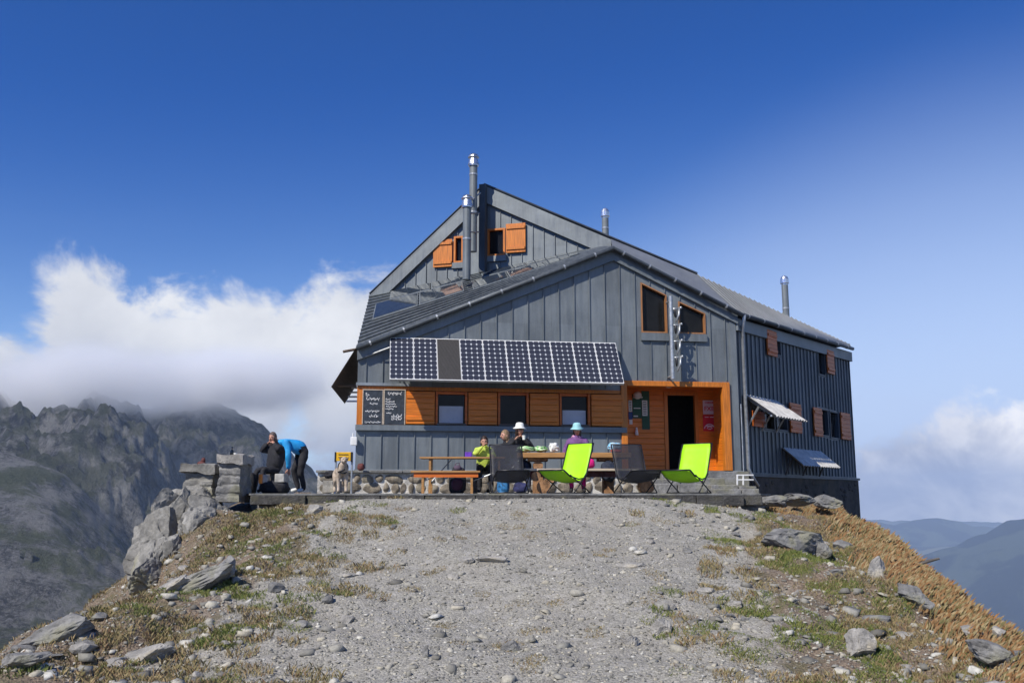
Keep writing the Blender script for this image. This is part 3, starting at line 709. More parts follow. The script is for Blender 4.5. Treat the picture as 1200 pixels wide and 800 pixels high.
# band: backing, posts, shutters, windows
bk = MB(); bk.box(sA+.02, sBand1, -.2, -.14, zbb, zbt, 0, FF); bk.box(sA, sA+.06, -.14, .03, zbb, zbt, 0, FF)
bk.box(sA+.06, sBand1, -.14, .02, zbt-.09, zbt-.004, 0, FF); bk.build('timber_band', M['wood_v'], HUT)
sill = MB(); sill.box(sA-.02, sBand1-.005, .003, .10, zbb-.13, zbb-.003, 0, FF); sill.build('sill_band', M['zinc'], HUT)
fl = MB(); fl.box(sA-.03, FF.loc(480, 450)[0], .003, .09, zbt+.004, zbt+.07, 0, FF); fl.build('flashing', M['zinc_light'], HUT)
bw_px = [(513, 545), (586, 617), (658, 689)]
bwin = []
for i, (x0, x1) in enumerate(bw_px):
    s0, s1 = FF.loc(x0, 476)[0], FF.loc(x1, 476)[0]; za, zb = zbb+.02, zbt-.1; bwin.append((s0, s1))
    f = MB()
    f.box(s0-.05, s0, -.139, .025, za, zb, 0, FF); f.box(s1, s1+.05, -.139, .025, za, zb, 0, FF); f.box(s0, s1, -.139, -.03, zb-.06, zb, 0, FF); f.box(s0, s1, -.139, .012, za, za+.035, 0, FF)
    w = f.build('window', M['wood_red'], HUT)
    g = MB(); g.box(s0+.003, s1-.003, -.12, -.10, za+.038, zb-.063, 0, FF); g.build('pane', M['glass'], w)
    if i != 1:
        c_ = MB(); c_.box(s0+.04, s1-.04, -.095, -.085, za+.05, za+.05+(.40 if i == 0 else .34), 0, FF); c_.build('curtain', M['pane_pale'], w)
    q = MB(); q.box(s0-.02, s1+.02, .013, .09, za-.012, za+.028, 0, FF); q.build('sill', M['wood_grey'], w)
edges = [FF.loc(474, 476)[0]]+[e for (a, b) in bwin for e in (a-.055, b+.055)]+[sBand1-.04]
for a, b in zip(edges[::2], edges[1::2]):
    s_ = MB(); s_.box(a+.02, b-.02, .0, .055, zbb+.03, zbt-.11, 0, FF); sh = s_.build('shutter', M['wood'], HUT, bevel=.008)
    for z_ in (zbb+.12, zbt-.27): q = MB(); q.box(a+.04, b-.04, .056, .078, z_, z_+.08, 0, FF); q.build('batten', M['wood'], sh)
# upper trapezoid windows
for (a, b), tp in ((w1, wt1), (w2, wt2)):
    f = MB(); e = .032
    def quad(p, o0, o1): f.prism([FF.pt(s, z, o1) for s, z in p], -FF.n*(o1-o0))
    quad([(a, wz), (a+e, wz), (a+e, tp(a+e)), (a, tp(a))], -.15, .035); quad([(b-e, wz), (b, wz), (b, tp(b)), (b-e, tp(b-e))], -.15, .035)
    quad([(a+e, wz), (b-e, wz), (b-e, wz+e), (a+e, wz+e)], -.15, .035); quad([(a+e, tp(a+e)-e), (b-e, tp(b-e)-e), (b-e, tp(b-e)), (a+e, tp(a+e))], -.15, .035)
    w = f.build('window', M['wood_nat'], HUT)
    g = MB(); g.prism([FF.pt(s, z, -.08) for s, z in [(a+e, wz+e), (b-e, wz+e), (b-e, tp(b-e)-e), (a+e, tp(a+e)-e)]], -FF.n*.02); g.build('pane', M['glass'], w)
    q = MB(); q.box(a-.02, b+.02, .003, .07, wz-.2, wz-.01, 0, FF); q.build('sill', M['zinc'], w)
# portal / porch
p_ = MB(); th = .16
p_.box(sP0-.15, sP0+.0, -.0, .06, zP0, zP1, 0, FF); p_.box(sP1-th-.03, sP1, -.1, .06, zP0, zP1, 0, FF); p_.box(sP0+.0, sP1-th-.03, -.1, .055, zP1-.13, zP1-.002, 0, FF)
p_.build('porch_frame', M['wood_v'], HUT, bevel=.01)
ND = 1.15; dn = FF.rect(783, 463, 815, 560, -ND); dS0, dS1, _, dZ1 = dn
pw = MB()
pw.box(sP0-.2, dS0-.08, -ND-.1, -ND, zP0, zP1, 0, FF); pw.box(dS1+.08, sP1+.2, -ND-.1, -ND, zP0, zP1, 0, FF); pw.box(dS0-.08, dS1+.08, -ND-.1, -ND, dZ1+.08, zP1, 0, FF)
pw.box(sP0-.1, sP0-.0605, -ND, -.221, zP0, zP1, 0, FF); pw.box(sP1+.003, sP1+.05, -ND, -.221, zP0, zP1, 0, FF)
pw.box(sP0-.1, sP1+.05, -ND-.1, -.221, zP1+.003, zP1+.06, 0, FF)
pw.build('porch_wall', M['wood'], HUT)
pf = MB(); pf.box(sP0-.1, sP1+.05, -ND-.1, .0, zP0-.1, zP0-.003, 0, FF); pf.build('porch_floor', M['slab'], HUT)
dd = MB(); e = .09
dd.box(dS0-e, dS0, -ND-.09, -ND+.03, zP0, dZ1+e, 0, FF); dd.box(dS1, dS1+e, -ND-.09, -ND+.03, zP0, dZ1+e, 0, FF); dd.box(dS0, dS1, -ND-.09, -ND+.03, dZ1, dZ1+e, 0, FF)
door = dd.build('doorway', M['wood_v'], HUT)
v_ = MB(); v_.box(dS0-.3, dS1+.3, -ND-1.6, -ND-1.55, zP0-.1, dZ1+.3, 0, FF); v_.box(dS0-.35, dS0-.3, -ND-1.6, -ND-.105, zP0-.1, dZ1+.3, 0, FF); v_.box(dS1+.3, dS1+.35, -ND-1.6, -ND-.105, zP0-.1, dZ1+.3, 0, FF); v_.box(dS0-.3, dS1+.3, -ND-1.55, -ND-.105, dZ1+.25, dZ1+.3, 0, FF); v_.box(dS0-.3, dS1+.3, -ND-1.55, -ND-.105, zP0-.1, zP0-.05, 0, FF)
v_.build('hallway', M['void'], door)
lp = MB(); c_ = FF.hit(784, 454, -.45); c_.z = zP1-.02; lp.ell(c_, (.13, .13, .09), m=0); lp.tube([c_+Vector((0, 0, .02)), c_-Vector((0, 0, .005))], .14, 16); lp.build('porch_lamp', M['white_metal'], HUT, smooth=True)
# base: wooden fascia + stone
skirt = MB(); skirt.box(sA-.03, sP0-.06, .003, .06, z_base-.05, z_base+.06, 0, FF); skirt.box(sP1+.0, .03, .003, .06, z_base-.05, z_base+.06, 0, FF); skirt.build('drip_ledge', M['zinc_light'], HUT)
sb = MB(); s0, s1 = sA-.05, .02
sb.box(s0, s1, -.22, -.02, -.45, z_base-.004, 0, FF); sb.build('plinth', M['mortar'], HUT)
# side wall
ztopS = pC.z-.12
def rs_(x0, y0, x1, y1): return SS.rect(x0, y0, x1, y1)
sw = [rs_(907, 388, 914, 417), rs_(958, 411, 966, 440), rs_(893, 482, 907, 504), rs_(909, 482, 922, 505), rs_(961, 479, 970, 511), rs_(972, 482, 982, 514)]
hs = [(a, b, con(c), con(d)) for a, b, c, d in sw]
topS = lambda s: pB.z-.12+(pC.z-pB.z)*s/sC
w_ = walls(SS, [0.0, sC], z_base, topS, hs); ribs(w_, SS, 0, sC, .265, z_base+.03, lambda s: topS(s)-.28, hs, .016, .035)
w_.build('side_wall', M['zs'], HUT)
for a, b, c, d in sw:
    f = MB(); e = .04
    f.box(a, a+e, -.15, .03, c, d, 0, SS); f.box(b-e, b, -.15, .03, c, d, 0, SS); f.box(a+e, b-e, -.15, .03, c, c+e, 0, SS); f.box(a+e, b-e, -.15, .03, d-e, d, 0, SS)
    w = f.build('window', M['zinc_dark'], HUT); g = MB(); g.box(a+e, b-e, -.1, -.08, c+e, d-e, 0, SS); g.build('pane', M['glass'], w)
for r_ in [(896, 388, 907, 417), (966.5, 411, 974.5, 438), (879, 482, 892.5, 500), (923, 473, 936, 507), (951, 478, 960.5, 511), (983, 484, 993.5, 515)]:
    a, b, c, d = rs_(*r_); s_ = MB(); s_.box(a, b, .05, .09, c, d, 0, SS); sh = s_.build('shutter', M['wood_red'], HUT, bevel=.005)
    
    for z_ in (c+.1, d-.17): q = MB(); q.box(a+.03, b-.03, .091, .115, z_, z_+.07, 0, SS); q.build('batten', M['wood_red'], sh)
q = MB(); q.box(-.02, sC+.05, .003, .09, z_base-.07, z_base+.0, 0, SS); q.build('drip_ledge', M['zinc_dark'], HUT)
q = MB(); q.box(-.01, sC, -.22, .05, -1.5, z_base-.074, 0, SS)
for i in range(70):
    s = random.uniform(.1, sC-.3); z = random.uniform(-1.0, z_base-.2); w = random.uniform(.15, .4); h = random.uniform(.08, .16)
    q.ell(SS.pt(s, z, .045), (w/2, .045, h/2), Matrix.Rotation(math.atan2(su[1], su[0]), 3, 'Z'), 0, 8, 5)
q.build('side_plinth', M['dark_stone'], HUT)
# fascias under roof edges
def fascia(fr, s0, z0, s1, z1, h, o0, o1, mt, name='fascia'):
    m_ = MB(); m_.prism([fr.pt(s0, z0-h, o0), fr.pt(s1, z1-h, o0), fr.pt(s1, z1, o0), fr.pt(s0, z0, o0)], fr.n*(o1-o0)); return m_.build(name, mt, HUT)
fascia(FF, sA-.02, ftop(sA)-.0, sapex, ftop(sapex), .3, .003, .085, M['zinc'])
fascia(FF, sapex+.002, ftop(sapex), .05, ftop(0), .3, .003, .085, M['zinc'])
fascia(SS, .0, topS(0), sC+.03, topS(sC), .3, .003, .085, M['zinc'])
# other walls (unseen sides)
Cw = SS.pt(sC, 0); Aw = FF.pt(sA, 0)
m_ = MB()
def wallseg(p, q, z0, z1, z0b=None):
    p = Vector(p); q = Vector(q); d = (q-p).normalized(); n = Vector((d.y, -d.x, 0))
    m_.prism([Vector((p.x, p.y, -1.5)), Vector((q.x, q.y, -1.5)), Vector((q.x, q.y, z1)), Vector((p.x, p.y, z0))], -n*.2)
    L_ = (q-p).length; k = int(L_/.385)
    for i in range(1, k):
        c = p+d*(i*.385); zz = z0+(z1-z0)*i*.385/L_; m_.prism([c-d*.007+Vector((0, 0, -.3)), c+d*.007+Vector((0, 0, -.3)), c+d*.007+Vector((0, 0, zz)), c-d*.007+Vector((0, 0, zz))], n*.03)
wallseg((Cw.x, Cw.y, 0), (D.x-.1, D.y-.1, 0), pC.z-.15, D.z-.1); wallseg((D.x-.1, D.y-.1, 0), (E.x+.1, E.y-.1, 0), D.z-.1, E.z-.1)
wallseg((E.x+.12, E.y-.1, 0), (g0p.x+.1, g0p.y, 0), E.z-.1, G0.z-.15); wallseg((g0p.x+.1, g0p.y, 0), (Aw.x+.0, Aw.y+.22, 0), G0.z-.2, ftop(sA)-.1)
m_.build('rear_wall', M['zinc'], HUT)
# gable wall G
def gtop(s):
    a = GG.loc(433, 345); p = GG.loc(567, 217); b = GG.loc(716, 280)
    return float(np.interp(s, [a[0], p[0], b[0]], [a[1], p[1], b[1]]))
sg0, sgp, sg1 = GG.loc(433, 345)[0], GG.loc(567, 217)[0], GG.loc(712, 280)[0]
gw = [GG.rect(532, 277, 543, 308), GG.rect(571, 268, 592, 300)]
gh = [(a, b, con(c), con(d)) for a, b, c, d in gw]
g_ = walls(GG, [sg0+.05, sgp, sg1], 4.2, lambda s: gtop(s)-.03, gh); ribs(g_, GG, sg0, sg1, .30, 4.4, lambda s: gtop(s)-.4, gh)
g_.build('gable_wall', M['zg'], HUT)
for a, b, c, d in gw:
    f = MB(); e = .05
    f.box(a, a+e, -.15, .03, c, d, 0, GG); f.box(b-e, b, -.15, .03, c, d, 0, GG); f.box(a+e, b-e, -.15, .03, c, c+e, 0, GG); f.box(a+e, b-e, -.15, .03, d-e, d, 0, GG)
    w = f.build('window', M['wood_v'], HUT); g = MB(); g.box(a+e, b-e, -.1, -.08, c+e, d-e, 0, GG); g.build('pane', M['glass'], w)
    q = MB(); q.box(a-.04, b+.04, .003, .07, c-.16, c-.005, 0, GG); q.build('sill', M['zinc'], w)
for r_ in [(508, 281, 530, 313), (593, 262, 616, 296)]:
    a, b, c, d = GG.rect(*r_, .05); s_ = MB(); s_.box(a, b, .04, .08, c, d, 0, GG); sh = s_.build('shutter', M['wood_v'], HUT, bevel=.005)
    
    for z_ in (c+.08, d-.15): q = MB(); q.box(a+.02, b-.02, .081, .11, z_, z_+.07, 0, GG); q.build('batten', M['wood_v'], sh)
# rake bands of the gable
def rake(a, b, w_, o0=.02, o1=.12, mt=None, name='rake_board'):
    sa_, za = GG.loc(*a, .12); sb_, zb = GG.loc(*b, .12); m_ = MB()
    m_.prism([GG.pt(sa_, za-w_, o0), GG.pt(sb_, zb-w_, o0), GG.pt(sb_, zb, o0), GG.pt(sa_, za, o0)], GG.n*(o1-o0)); return m_.build(name, mt or M['zinc'], HUT)
rake((432, 346), (566.8, 217.5), .46); rake((567.2, 217.5), (716, 281), .46)
# roof
def slab3(mb, pts, th=.05, m=0): mb.prism([Vector(p) for p in pts], Vector((0, 0, -th)), m)
ro = MB()
FBL = GG.hit(700, 291, .0)
# seams along the left facet
cfl = GG.hit(433, 347, 0); n_ = 12; gv = []
for i in range(n_+1):
    a = pa_.lerp(cfl, i/n_); b = pb.lerp(FBL, i/n_); gv += [a.lerp(b, j/n_) for j in range(n_+1)]
k = len(gv); w1_ = n_+1
gfs = [(i*w1_+j, i*w1_+j+1, (i+1)*w1_+j+1, (i+1)*w1_+j) for i in range(n_) for j in range(n_)]
bd = [j for j in range(n_)]+[i*w1_+n_ for i in range(n_)]+[n_*w1_+n_-j for j in range(n_)]+[(n_-i)*w1_ for i in range(n_)]
ro.add(gv+[v-Vector((0, 0, .06)) for v in gv], gfs+[tuple(k+q for q in reversed(f)) for f in gfs]+[(bd[i], bd[(i+1) % len(bd)], k+bd[(i+1) % len(bd)], k+bd[i]) for i in range(len(bd))])
for i in range(0, 15):
    q = i/14.6; a = pa_.lerp(cfl, q); b = pb.lerp(FBL, q)
    ro.tube([a+Vector((0, 0, .025)), b+Vector((0, 0, .025))], .022, 4)
ro.build('left_roof', M['zinc_roof'], HUT)
ro = MB(); slab3(ro, [pb, pB, T2]); slab3(ro, [pb, T2, G1]); slab3(ro, [pB, pC, T3]); slab3(ro, [pB, T3, T2])
for i in range(0, 34):
    q = i/33; e0 = pB.lerp(pC, q); e1 = T2.lerp(T3, q); ro.tube([e0+Vector((0, 0, .02)), e1+Vector((0, 0, .02))], .014, 4)
ro.build('right_roof', M['zinc_pale'], HUT)
ro = MB(); u1 = Vector((0, 0, .0)); slab3(ro, [P0, T2+u1, T3, D, RB]); slab3(ro, [P0, RB, E, G0]); slab3(ro, [RB, D, E]); ro.build('main_roof', M['zinc_pale'], HUT)
ed = MB(); ed.tube([P0+Vector((0, 0, .02)), T2+Vector((0, 0, .03))], .045, 4); ed.tube([P0+Vector((0, 0, .02)), G0+Vector((0, 0, .02))], .03, 4); ed.build('roof_edging', M['zinc_dark'], HUT)
# gutter with brackets
def off(p, fr, o=.06, z=-.05): return p+fr.n*o+Vector((0, 0, z))
gt = MB(); path = [off(pa_, FF), off(pb, FF, .06, -.03), off(pB, FF, .1), off(pC, SS)]
gt.tube(path, .055, 10); gut = gt.build('gutter', M['zinc_dark'], HUT, smooth=True)
gb = MB()
for a, b, n_ in ((path[0], path[1], 8), (path[1], path[2], 5), (path[2], path[3], 9)):
    for i in range(n_):
        gb = MB(); c = a.lerp(b, (i+.4)/n_); d = (b-a).normalized()*.02; gb.tube([c-d, c+d], .064, 10); gb.build('gutter_bracket', M['galv'], gut)
ge = MB(); ge.box(-.05, .06, -.1, .2, -.1, .02); 
# downpipe at the corner
dp = MB(); c0 = SS.hit(874, 372, .12); 
dp.tube([off(pB, SS, .12, -.06), SS.pt(.22, topS(0)-.25, .1), SS.pt(.22, .62, .1), SS.pt(.34, .42, .14), SS.pt(.62, .2, .16)], .045, 10); dp.build('downpipe', M['galv'], HUT, smooth=True)
dp = MB(); dp.tube([SS.pt(.05, 2.2, .05), SS.pt(.05, .5, .05)], .014, 6); dp.build('conduit', M['galv'], HUT)
# chimneys
def chimney(px, y0, yb, Y, r, capw=1.35, style=0, mt='zinc', zb=None):
    t0 = W(px, y0, Y); b0 = W(px, yb, Y); x, y = t0.x, t0.y; zt = t0.z; zbm = b0.z if zb is None else zb
    m_ = MB(); m_.tube([(x, y, zbm), (x, y, zt-.30)], r, 16)
    for k in range(1, int((zt-zbm)/1.1)+1): m_.tube([(x, y, zbm+1.05*k), (x, y, zbm+1.05*k+.045)], r*1.1, 16, 1)
    c = m_.build('chimney', [M[mt], M['galv']], HUT)
    k = MB()
    if style == 0:
        k.tube([(x, y, zt-.36), (x, y, zt-.33), (x, y, zt-.325), (x, y, zt-.13), (x, y, zt-.12), (x, y, zt-.09)], [r*1.3, r*1.3, r*1.45, r*1.05, r*1.45, r*1.4], 18)
        k.tube([(x, y, zt-.09), (x, y, zt-.05), (x, y, zt-.045), (x, y, zt)], [r*.6, r*.6, r*1.1, r*.3], 16)
    else:
        k.tube([(x, y, zt-.32), (x, y, zt-.27)], r*.95, 16)
        k.tube([(x, y, zt-.27), (x, y, zt-.25), (x, y, zt-.12), (x, y, zt-.04), (x, y, zt)], [r*1.1, r*1.35, r*1.3, r*.95, r*.3], 18)
    k.build('chimney_cap', M['steel'], c, smooth=False)
chimney(555, 180, 310, 23.6, .105, style=0, zb=6.3); chimney(547.5, 228, 326, 23.0, .105, style=0, zb=5.4)
chimney(709, 244, 284, 25.4, .095, style=1, zb=6.4); chimney(919, 323, 372, 28.0, .1, style=1, zb=4.6)
m_ = MB(); a, b, c, d = GG.rect(560.5, 215, 567.5, 318, .35); m_.box(a, b, .03, .30, c, d, 0, GG); m_.build('flue_duct_and_shadow', M['zinc_dark'], HUT)  # dark duct whose colour also stands for the shadow strip beside the pipe
m_ = MB(); m_.tube([W(551, 236, 23.4), W(563, 226, 23.7)], .02, 6); m_.tube([W(549, 272, 23.1), W(562, 272, 23.8)], .02, 6); m_.tube([W(549, 250, 23.1), W(562, 250, 23.8)], .02, 6); m_.build('flue_bracket', M['galv'], HUT)
# roof collectors (glazed) on left facet
def facet(s, q, h): 
    a = pa_.lerp(cfl, q); b = pb.lerp(FBL, q); return a.lerp(b, s)+Vector((0, 0, h))
M['collector'] = mat('collector glass', (.03, .04, .055), .08, .0, var=.2, spec=.35)
for (s0, s1, q0, q1, n_) in [(.04, .42, .40, .72, 2), (.45, .90, .34, .66, 3), (.10, .46, .76, .95, 2), (.50, .88, .72, .92, 2)]:
    m_ = MB(); gl = MB()
    for k in range(n_):
        a0 = s0+(s1-s0)*k/n_; a1 = s0+(s1-s0)*(k+1)/n_-.006
        pts = [facet(a0, q0, .06), facet(a1, q0, .06), facet(a1, q1, .06), facet(a0, q1, .06)]
        m_.prism(pts, Vector((0, 0, -.035))); c = sum(pts, Vector())/4
        gl.prism([c+(p-c)*.955+Vector((0, 0, .012)) for p in pts], Vector((0, 0, -.008)))
    f = m_.build('roof_collector', M['zinc'], HUT); gl.build('collector_glass', M['collector'], f)
# solar awning over the front windows
zt_ = FF.loc(457, 396, .12)[1]; sL = FF.loc(457, 396, .12)[0]; sR = FF.loc(721, 403, .12)[0]
o1 = .85; bl_ = FF.loc(456, 445, o1); br_ = FF.loc(729, 450, o1); zb_ = (bl_[1]+br_[1])/2; zt2 = (zt_+FF.loc(721, 403, .12)[1])/2
fr_ = MB(); N = 10
def sp(s, k, o=0):     # s along, k 0..1 down
    p = FF.pt(s, zt2+(zb_-zt2)*k, .12+(o1-.12)*k); nrm = Vector((0, 0, 1))*(o1-.12)+FF.n*(zt2-zb_); return p+nrm.normalized()*o
rail = MB()
for k in (0.0, .97): rail.prism([sp(sL, k, -.035), sp(sR, k, -.035), sp(sR, k+.03, -.035), sp(sL, k+.03, -.035)], (sp(sL, 0, -.001)-sp(sL, 0, -.035)))
for s in (sL+.3, (sL+sR)/2, sR-.3):
    rail.tube([sp(s, .95, -.05), FF.pt(s, zb_+.12, 0)], .022, 6); rail.tube([sp(s, 0, -.05), sp(s, 1, -.05)], .02, 6)
rail.tube([FF.pt(FF.loc(420, 420)[0], zl(425, 421), .02), sp(sL, .2, -.04)], .02, 6)
aw = rail.build('solar_awning', M['galv'], HUT)
for i in range(N):
    a = sL+(sR-sL)*i/N; b = sL+(sR-sL)*(i+1)/N; e = .012
    q = MB(); q.prism([sp(a+.003, 0, 0), sp(b-.003, 0, 0), sp(b-.003, 1, 0), sp(a+.003, 1, 0)], sp(a, 0, .03)-sp(a, 0, 0))
    fo = q.build('solar_panel', M['white_metal'], aw)
    me = bpy.data.meshes.new('cells'); pts = [sp(a+e, .985, .0325), sp(b-e, .985, .0325), sp(b-e, .015, .0325), sp(a+e, .015, .0325)]
    me.from_pydata([p-ORG[HUT] for p in pts], [], [(0, 1, 2, 3)]); uv = me.uv_layers.new(name='UVMap')
    for j, c in enumerate([(0, 0), (1, 0), (1, 1), (0, 1)]): uv.data[j].uv = c
    blank = i == 2
    me.materials.append(M['solar'] if not blank else M.setdefault('blank', wood('grey brown slatted board', (.05, .047, .045), .09, 0, .7)))
    co = bpy.data.objects.new('solar_cells' if not blank else 'slatted_board', me); COL.objects.link(co); co.parent = fo.parent; 
    if blank: co['label'] = 'dark slatted board filling the gap of a missing panel'
# wooden panel on the left wall
q = MB(); a = W(416, 409, 21.5); b = W(388, 453, 21.5); e2 = W(404, 473, 25.2); dlt = e2-b
q.prism([a, b, b+dlt, a+dlt], Vector((.03, 0, .05))); q.tube([W(402, 412, 21.6), W(418, 409, 21.7)], .035, 6); q.tube([W(396, 452, 21.9), W(418, 452, 21.9)], .03, 6)
for k in range(4): q.tube([W(406+k*2, 470-k*5.2, 22+k*.5), W(419, 470-k*5.2, 22+k*.5)], .025, 6, 1)
q.build('side_panel', [M['wood_brown'], M['white_metal']], HUT)
q = MB(); c = W(413.5, 517, 21.3); q.box(c.x-.05, c.x+.1, c.y-.05, c.y+.05, c.z-.09, c.z+.1); q.tube([c+Vector((0, 0, .1)), c+Vector((0, 0, .19))], .02, 6); q.build('outdoor_sensor', M['white_metal'], HUT, bevel=.01)
# corrugated awnings on the side wall
M['corr'] = mat('weathered corrugated sheet', (.62, .6, .55), .5, .2, var=.2, scale=5)
def awning(wl, wr, out):
    a = SS.hit(*wl, .05); b = SS.hit(*wr, .05); b.z = a.z; sp_ = Fr((a.x, a.y), (sn[0], sn[1]), (su[0], su[1])); h = sp_.hit(*out); d = h-a
    L_ = (b-a).length; n = int(L_/.045); ux = (b-a)/L_; vs = []
    nn = d.cross(ux).normalized(); nn = nn if nn.z > 0 else -nn
    for i in range(n+1):
        h_ = nn*(.022*math.cos(i*PI/2)); vs += [a+ux*(L_*i/n)+h_, a+ux*(L_*i/n)+d+h_]
    k = len(vs); m_ = MB(); m_.add(vs+[v-nn*.008 for v in vs], [(2*i, 2*i+1, 2*i+3, 2*i+2) for i in range(n)]+[(k+2*i+2, k+2*i+3, k+2*i+1, k+2*i) for i in range(n)]+[(2*i+1, k+2*i+1, k+2*i+3, 2*i+3) for i in range(n)])
    o = m_.build('side_awning', M['corr'], HUT)
    f = MB()
    for q in (.06, .5, .94):
        p = a+ux*L_*q-nn*.05; f.tube([p, p+d*.97], .03, 4); e_ = p+d*.45; f.tube([e_, Vector((p.x, p.y, e_.z-.55))], .026, 4)
    f.tube([a+d*.9-nn*.06, b+d*.9-nn*.06], .025, 4); f.build('awning_bracket', M['wood_grey'] if wl[0] > 900 else M['galv'], o)
awning((872, 462), (911, 471), (909, 487)); awning((916, 524), (961, 530), (941, 545))
# stone work under the front wall (own thing: retaining plinth/bench of stones)
zst = .5
W0 = FF.loc(372, 565, .32)[0]; W1 = FF.loc(770, 565, .32)[0]
q = MB(); q.box(W0, W1, -.02+.021, .30, -.1, .47, 0, FF)
s = W0+.1; row = 0
for zc_, hh in ((.13, .25), (.34, .2)):
    s = W0+.05
    while s < W1-.1:
        w = random.choice((random.uniform(.12, .25), random.uniform(.25, .5))); c = FF.pt(s+w/2, zc_+random.uniform(-.02, .02), .30)
        q.ell(c, (w/2*.97, .045, hh/2*1.0), Matrix.Rotation(R(FA), 3, 'Z') @ Matrix.Rotation(random.uniform(-.15, .15), 3, 'Y'), 1, 14, 9)
        for v in q.v[-140:]: v += noise.noise_vector(v*7)*.045
        s += w+.03
sw_ = q.build('stone_wall', [M['mortar'], M['base_stone']], None, FF.pt((W0+W1)/2, 0, .15)); tag(sw_, 'low wall of rounded stones in white mortar along the foot of the hut', 'stone wall')
q = MB(); s = W0-.04
while s < W1: w = random.uniform(.7, 1.2); q.box(s, min(s+w-.015, W1+.05), .003+.06, .40+random.uniform(-.02, .02), .471, .53+random.uniform(-.005, .01), 0, FF); s += w
q.build('coping', M['slab'], sw_, bevel=.012)
# steps by the door
q = MB(); a = FF.loc(775, 556, .4)[0]; b = FF.loc(884, 558, .4)[0]
q.box(W1+.06, -.02, .07, .55, -.1, .53, 0, FF); st = q.build('stone_steps', M['slab'], None, FF.pt(-1.5, 0, .5), bevel=.015); tag(st, 'rough grey stone steps leading up to the porch door', 'steps')
for (x0, x1, o0, o1, z0, z1) in [(765, 850, .56, 1.0, -.05, .36), (768, 830, 1.01, 1.45, -.05, .22), (834, 886, .62, 1.3, -.05, .19), (836, 890, 1.35, 1.8, -.05, .10)]:
    a = FF.loc(x0, 565, o1)[0]; b = FF.loc(x1, 565, o1)[0]; m_ = MB(); s = a
    while s < b-.1:
        w = random.uniform(.45, .8); m_.box(s, min(b, s+w-.02), o0, o1+random.uniform(-.04, .04), z0, z1+random.uniform(-.02, .02), 0, FF); s += w
    m_.build('step', M['rock'], st, bevel=.02)
q = MB(); Yr = 21.6
for x in (864, 871): q.tube([W(x, 568, Yr), W(x, 556, Yr)], .02, 6)
for y in (556.5, 562): q.tube([W(863, y, Yr), W(883, y, Yr)], .018, 6)
q.build('railing', M['white_metal'], None, W(870, 570, Yr)); tag(bpy.data.objects['railing'], 'small white pipe railing at the right end of the steps', 'railing')
# ladder-like mast
q = MB(); mo = .35; za, zb = FF.loc(789, 444, mo)[1], FF.loc(785.5, 347, mo)[1]; s_ = FF.loc(787, 395, mo)[0]
q.tube([FF.pt(s_, za, mo), FF.pt(s_, zb, mo)], .05, 10); mast = q.build('mast', M['galv'], None, FF.pt(s_, za, mo), smooth=False); tag(mast, 'grey steel pole carrying a column of small antennas between the upper windows', 'antenna mast')
q = MB()
for y in (352, 440): z = FF.loc(787, y, mo)[1]; q.tube([FF.pt(s_, z, mo), FF.pt(s_, z, 0)], .025, 6)
q.build('wall_bracket', M['galv'], mast)
for y in (362, 381, 400, 419):
    z = FF.loc(790, y, mo)[1]; q = MB()
    q.tube([FF.pt(s_+.03, z, mo), FF.pt(s_+.24, z+.01, mo)], .022, 8); q.tube([FF.pt(s_+.22, z+.05, mo), FF.pt(s_+.20, z-.14, mo+.02), FF.pt(s_+.12, z-.33, mo)], .024, 8); q.ell(FF.pt(s_+.11, z-.10, mo), (.035, .045, .12), m=1); q.ell(FF.pt(s_+.25, z+.03, mo+.03), (.03, .03, .035))
    q.build('antenna', [M['galv'], M['black_metal']], mast, smooth=True)

# ---- signs
def text_mesh(body, size, mt, fr, s, z, o, parent, name='lettering', bold=0., ext=.004, align='CENTER', ang=0):
    cu = bpy.data.curves.new('t', 'FONT'); cu.body = body; cu.size = size; cu.extrude = ext; cu.align_x = align; cu.align_y = 'CENTER'; cu.offset = bold
    to = bpy.data.objects.new('t', cu); COL.objects.link(to); bpy.context.view_layer.update()
    me = bpy.data.meshes.new_from_object(to.evaluated_get(bpy.context.evaluated_depsgraph_get())); bpy.data.objects.remove(to); bpy.data.curves.remove(cu)
    me.materials.clear(); me.materials.append(mt); org = ORG.get(parent, Vector((0, 0, 0)))
    ca, sa_ = math.cos(ang), math.sin(ang)
    for v in me.vertices: x, y, zz = v.co; x, y = x*ca-y*sa_, x*sa_+y*ca; v.co = fr.pt(s+x, z+y, o+zz)-org
    ob = bpy.data.objects.new(name, me); COL.objects.link(ob); ob.parent = parent; return ob
a, b, c, d = FF.rect(824, 469, 838, 485, -ND+.02); oo = -ND+.004
q = MB(); q.box(a, b, oo, oo+.02, c, d, 0, FF); sg = q.build('wall_sign', M['pink_white'], None, FF.pt((a+b)/2, c, oo)); tag(sg, 'square pinkish white sign reading FXB beside the porch door', 'sign')
text_mesh('FXB', (d-c)*.46, M['red_sign'], FF, (a+b)/2, c+(d-c)*.38, oo+.022, sg, bold=.002); text_mesh('CABANE', (d-c)*.17, M['red_sign'], FF, (a+b)/2, c+(d-c)*.84, oo+.022, sg, bold=.002)
a, b, c, d = FF.rect(824, 486, 838.5, 505, -ND+.02)
q = MB(); q.box(a, b, oo, oo+.02, c, d, 0, FF); sg = q.build('wall_sign', M['red_sign'], None, FF.pt((a+b)/2, c, oo)); tag(sg, 'red sign with white curved hut emblem right under the FXB sign', 'sign')
q = MB(); cx = (a+b)/2; w = (b-a)
for rr_, zz in ((.42, .1), (.2, .12)):
    q.tube([FF.pt(cx+w*rr_*math.cos(t_), c+(d-c)*zz+w*rr_*1.0*math.sin(t_), oo+.024) for t_ in np.linspace(.15, PI-.15, 12)], .012, 6)
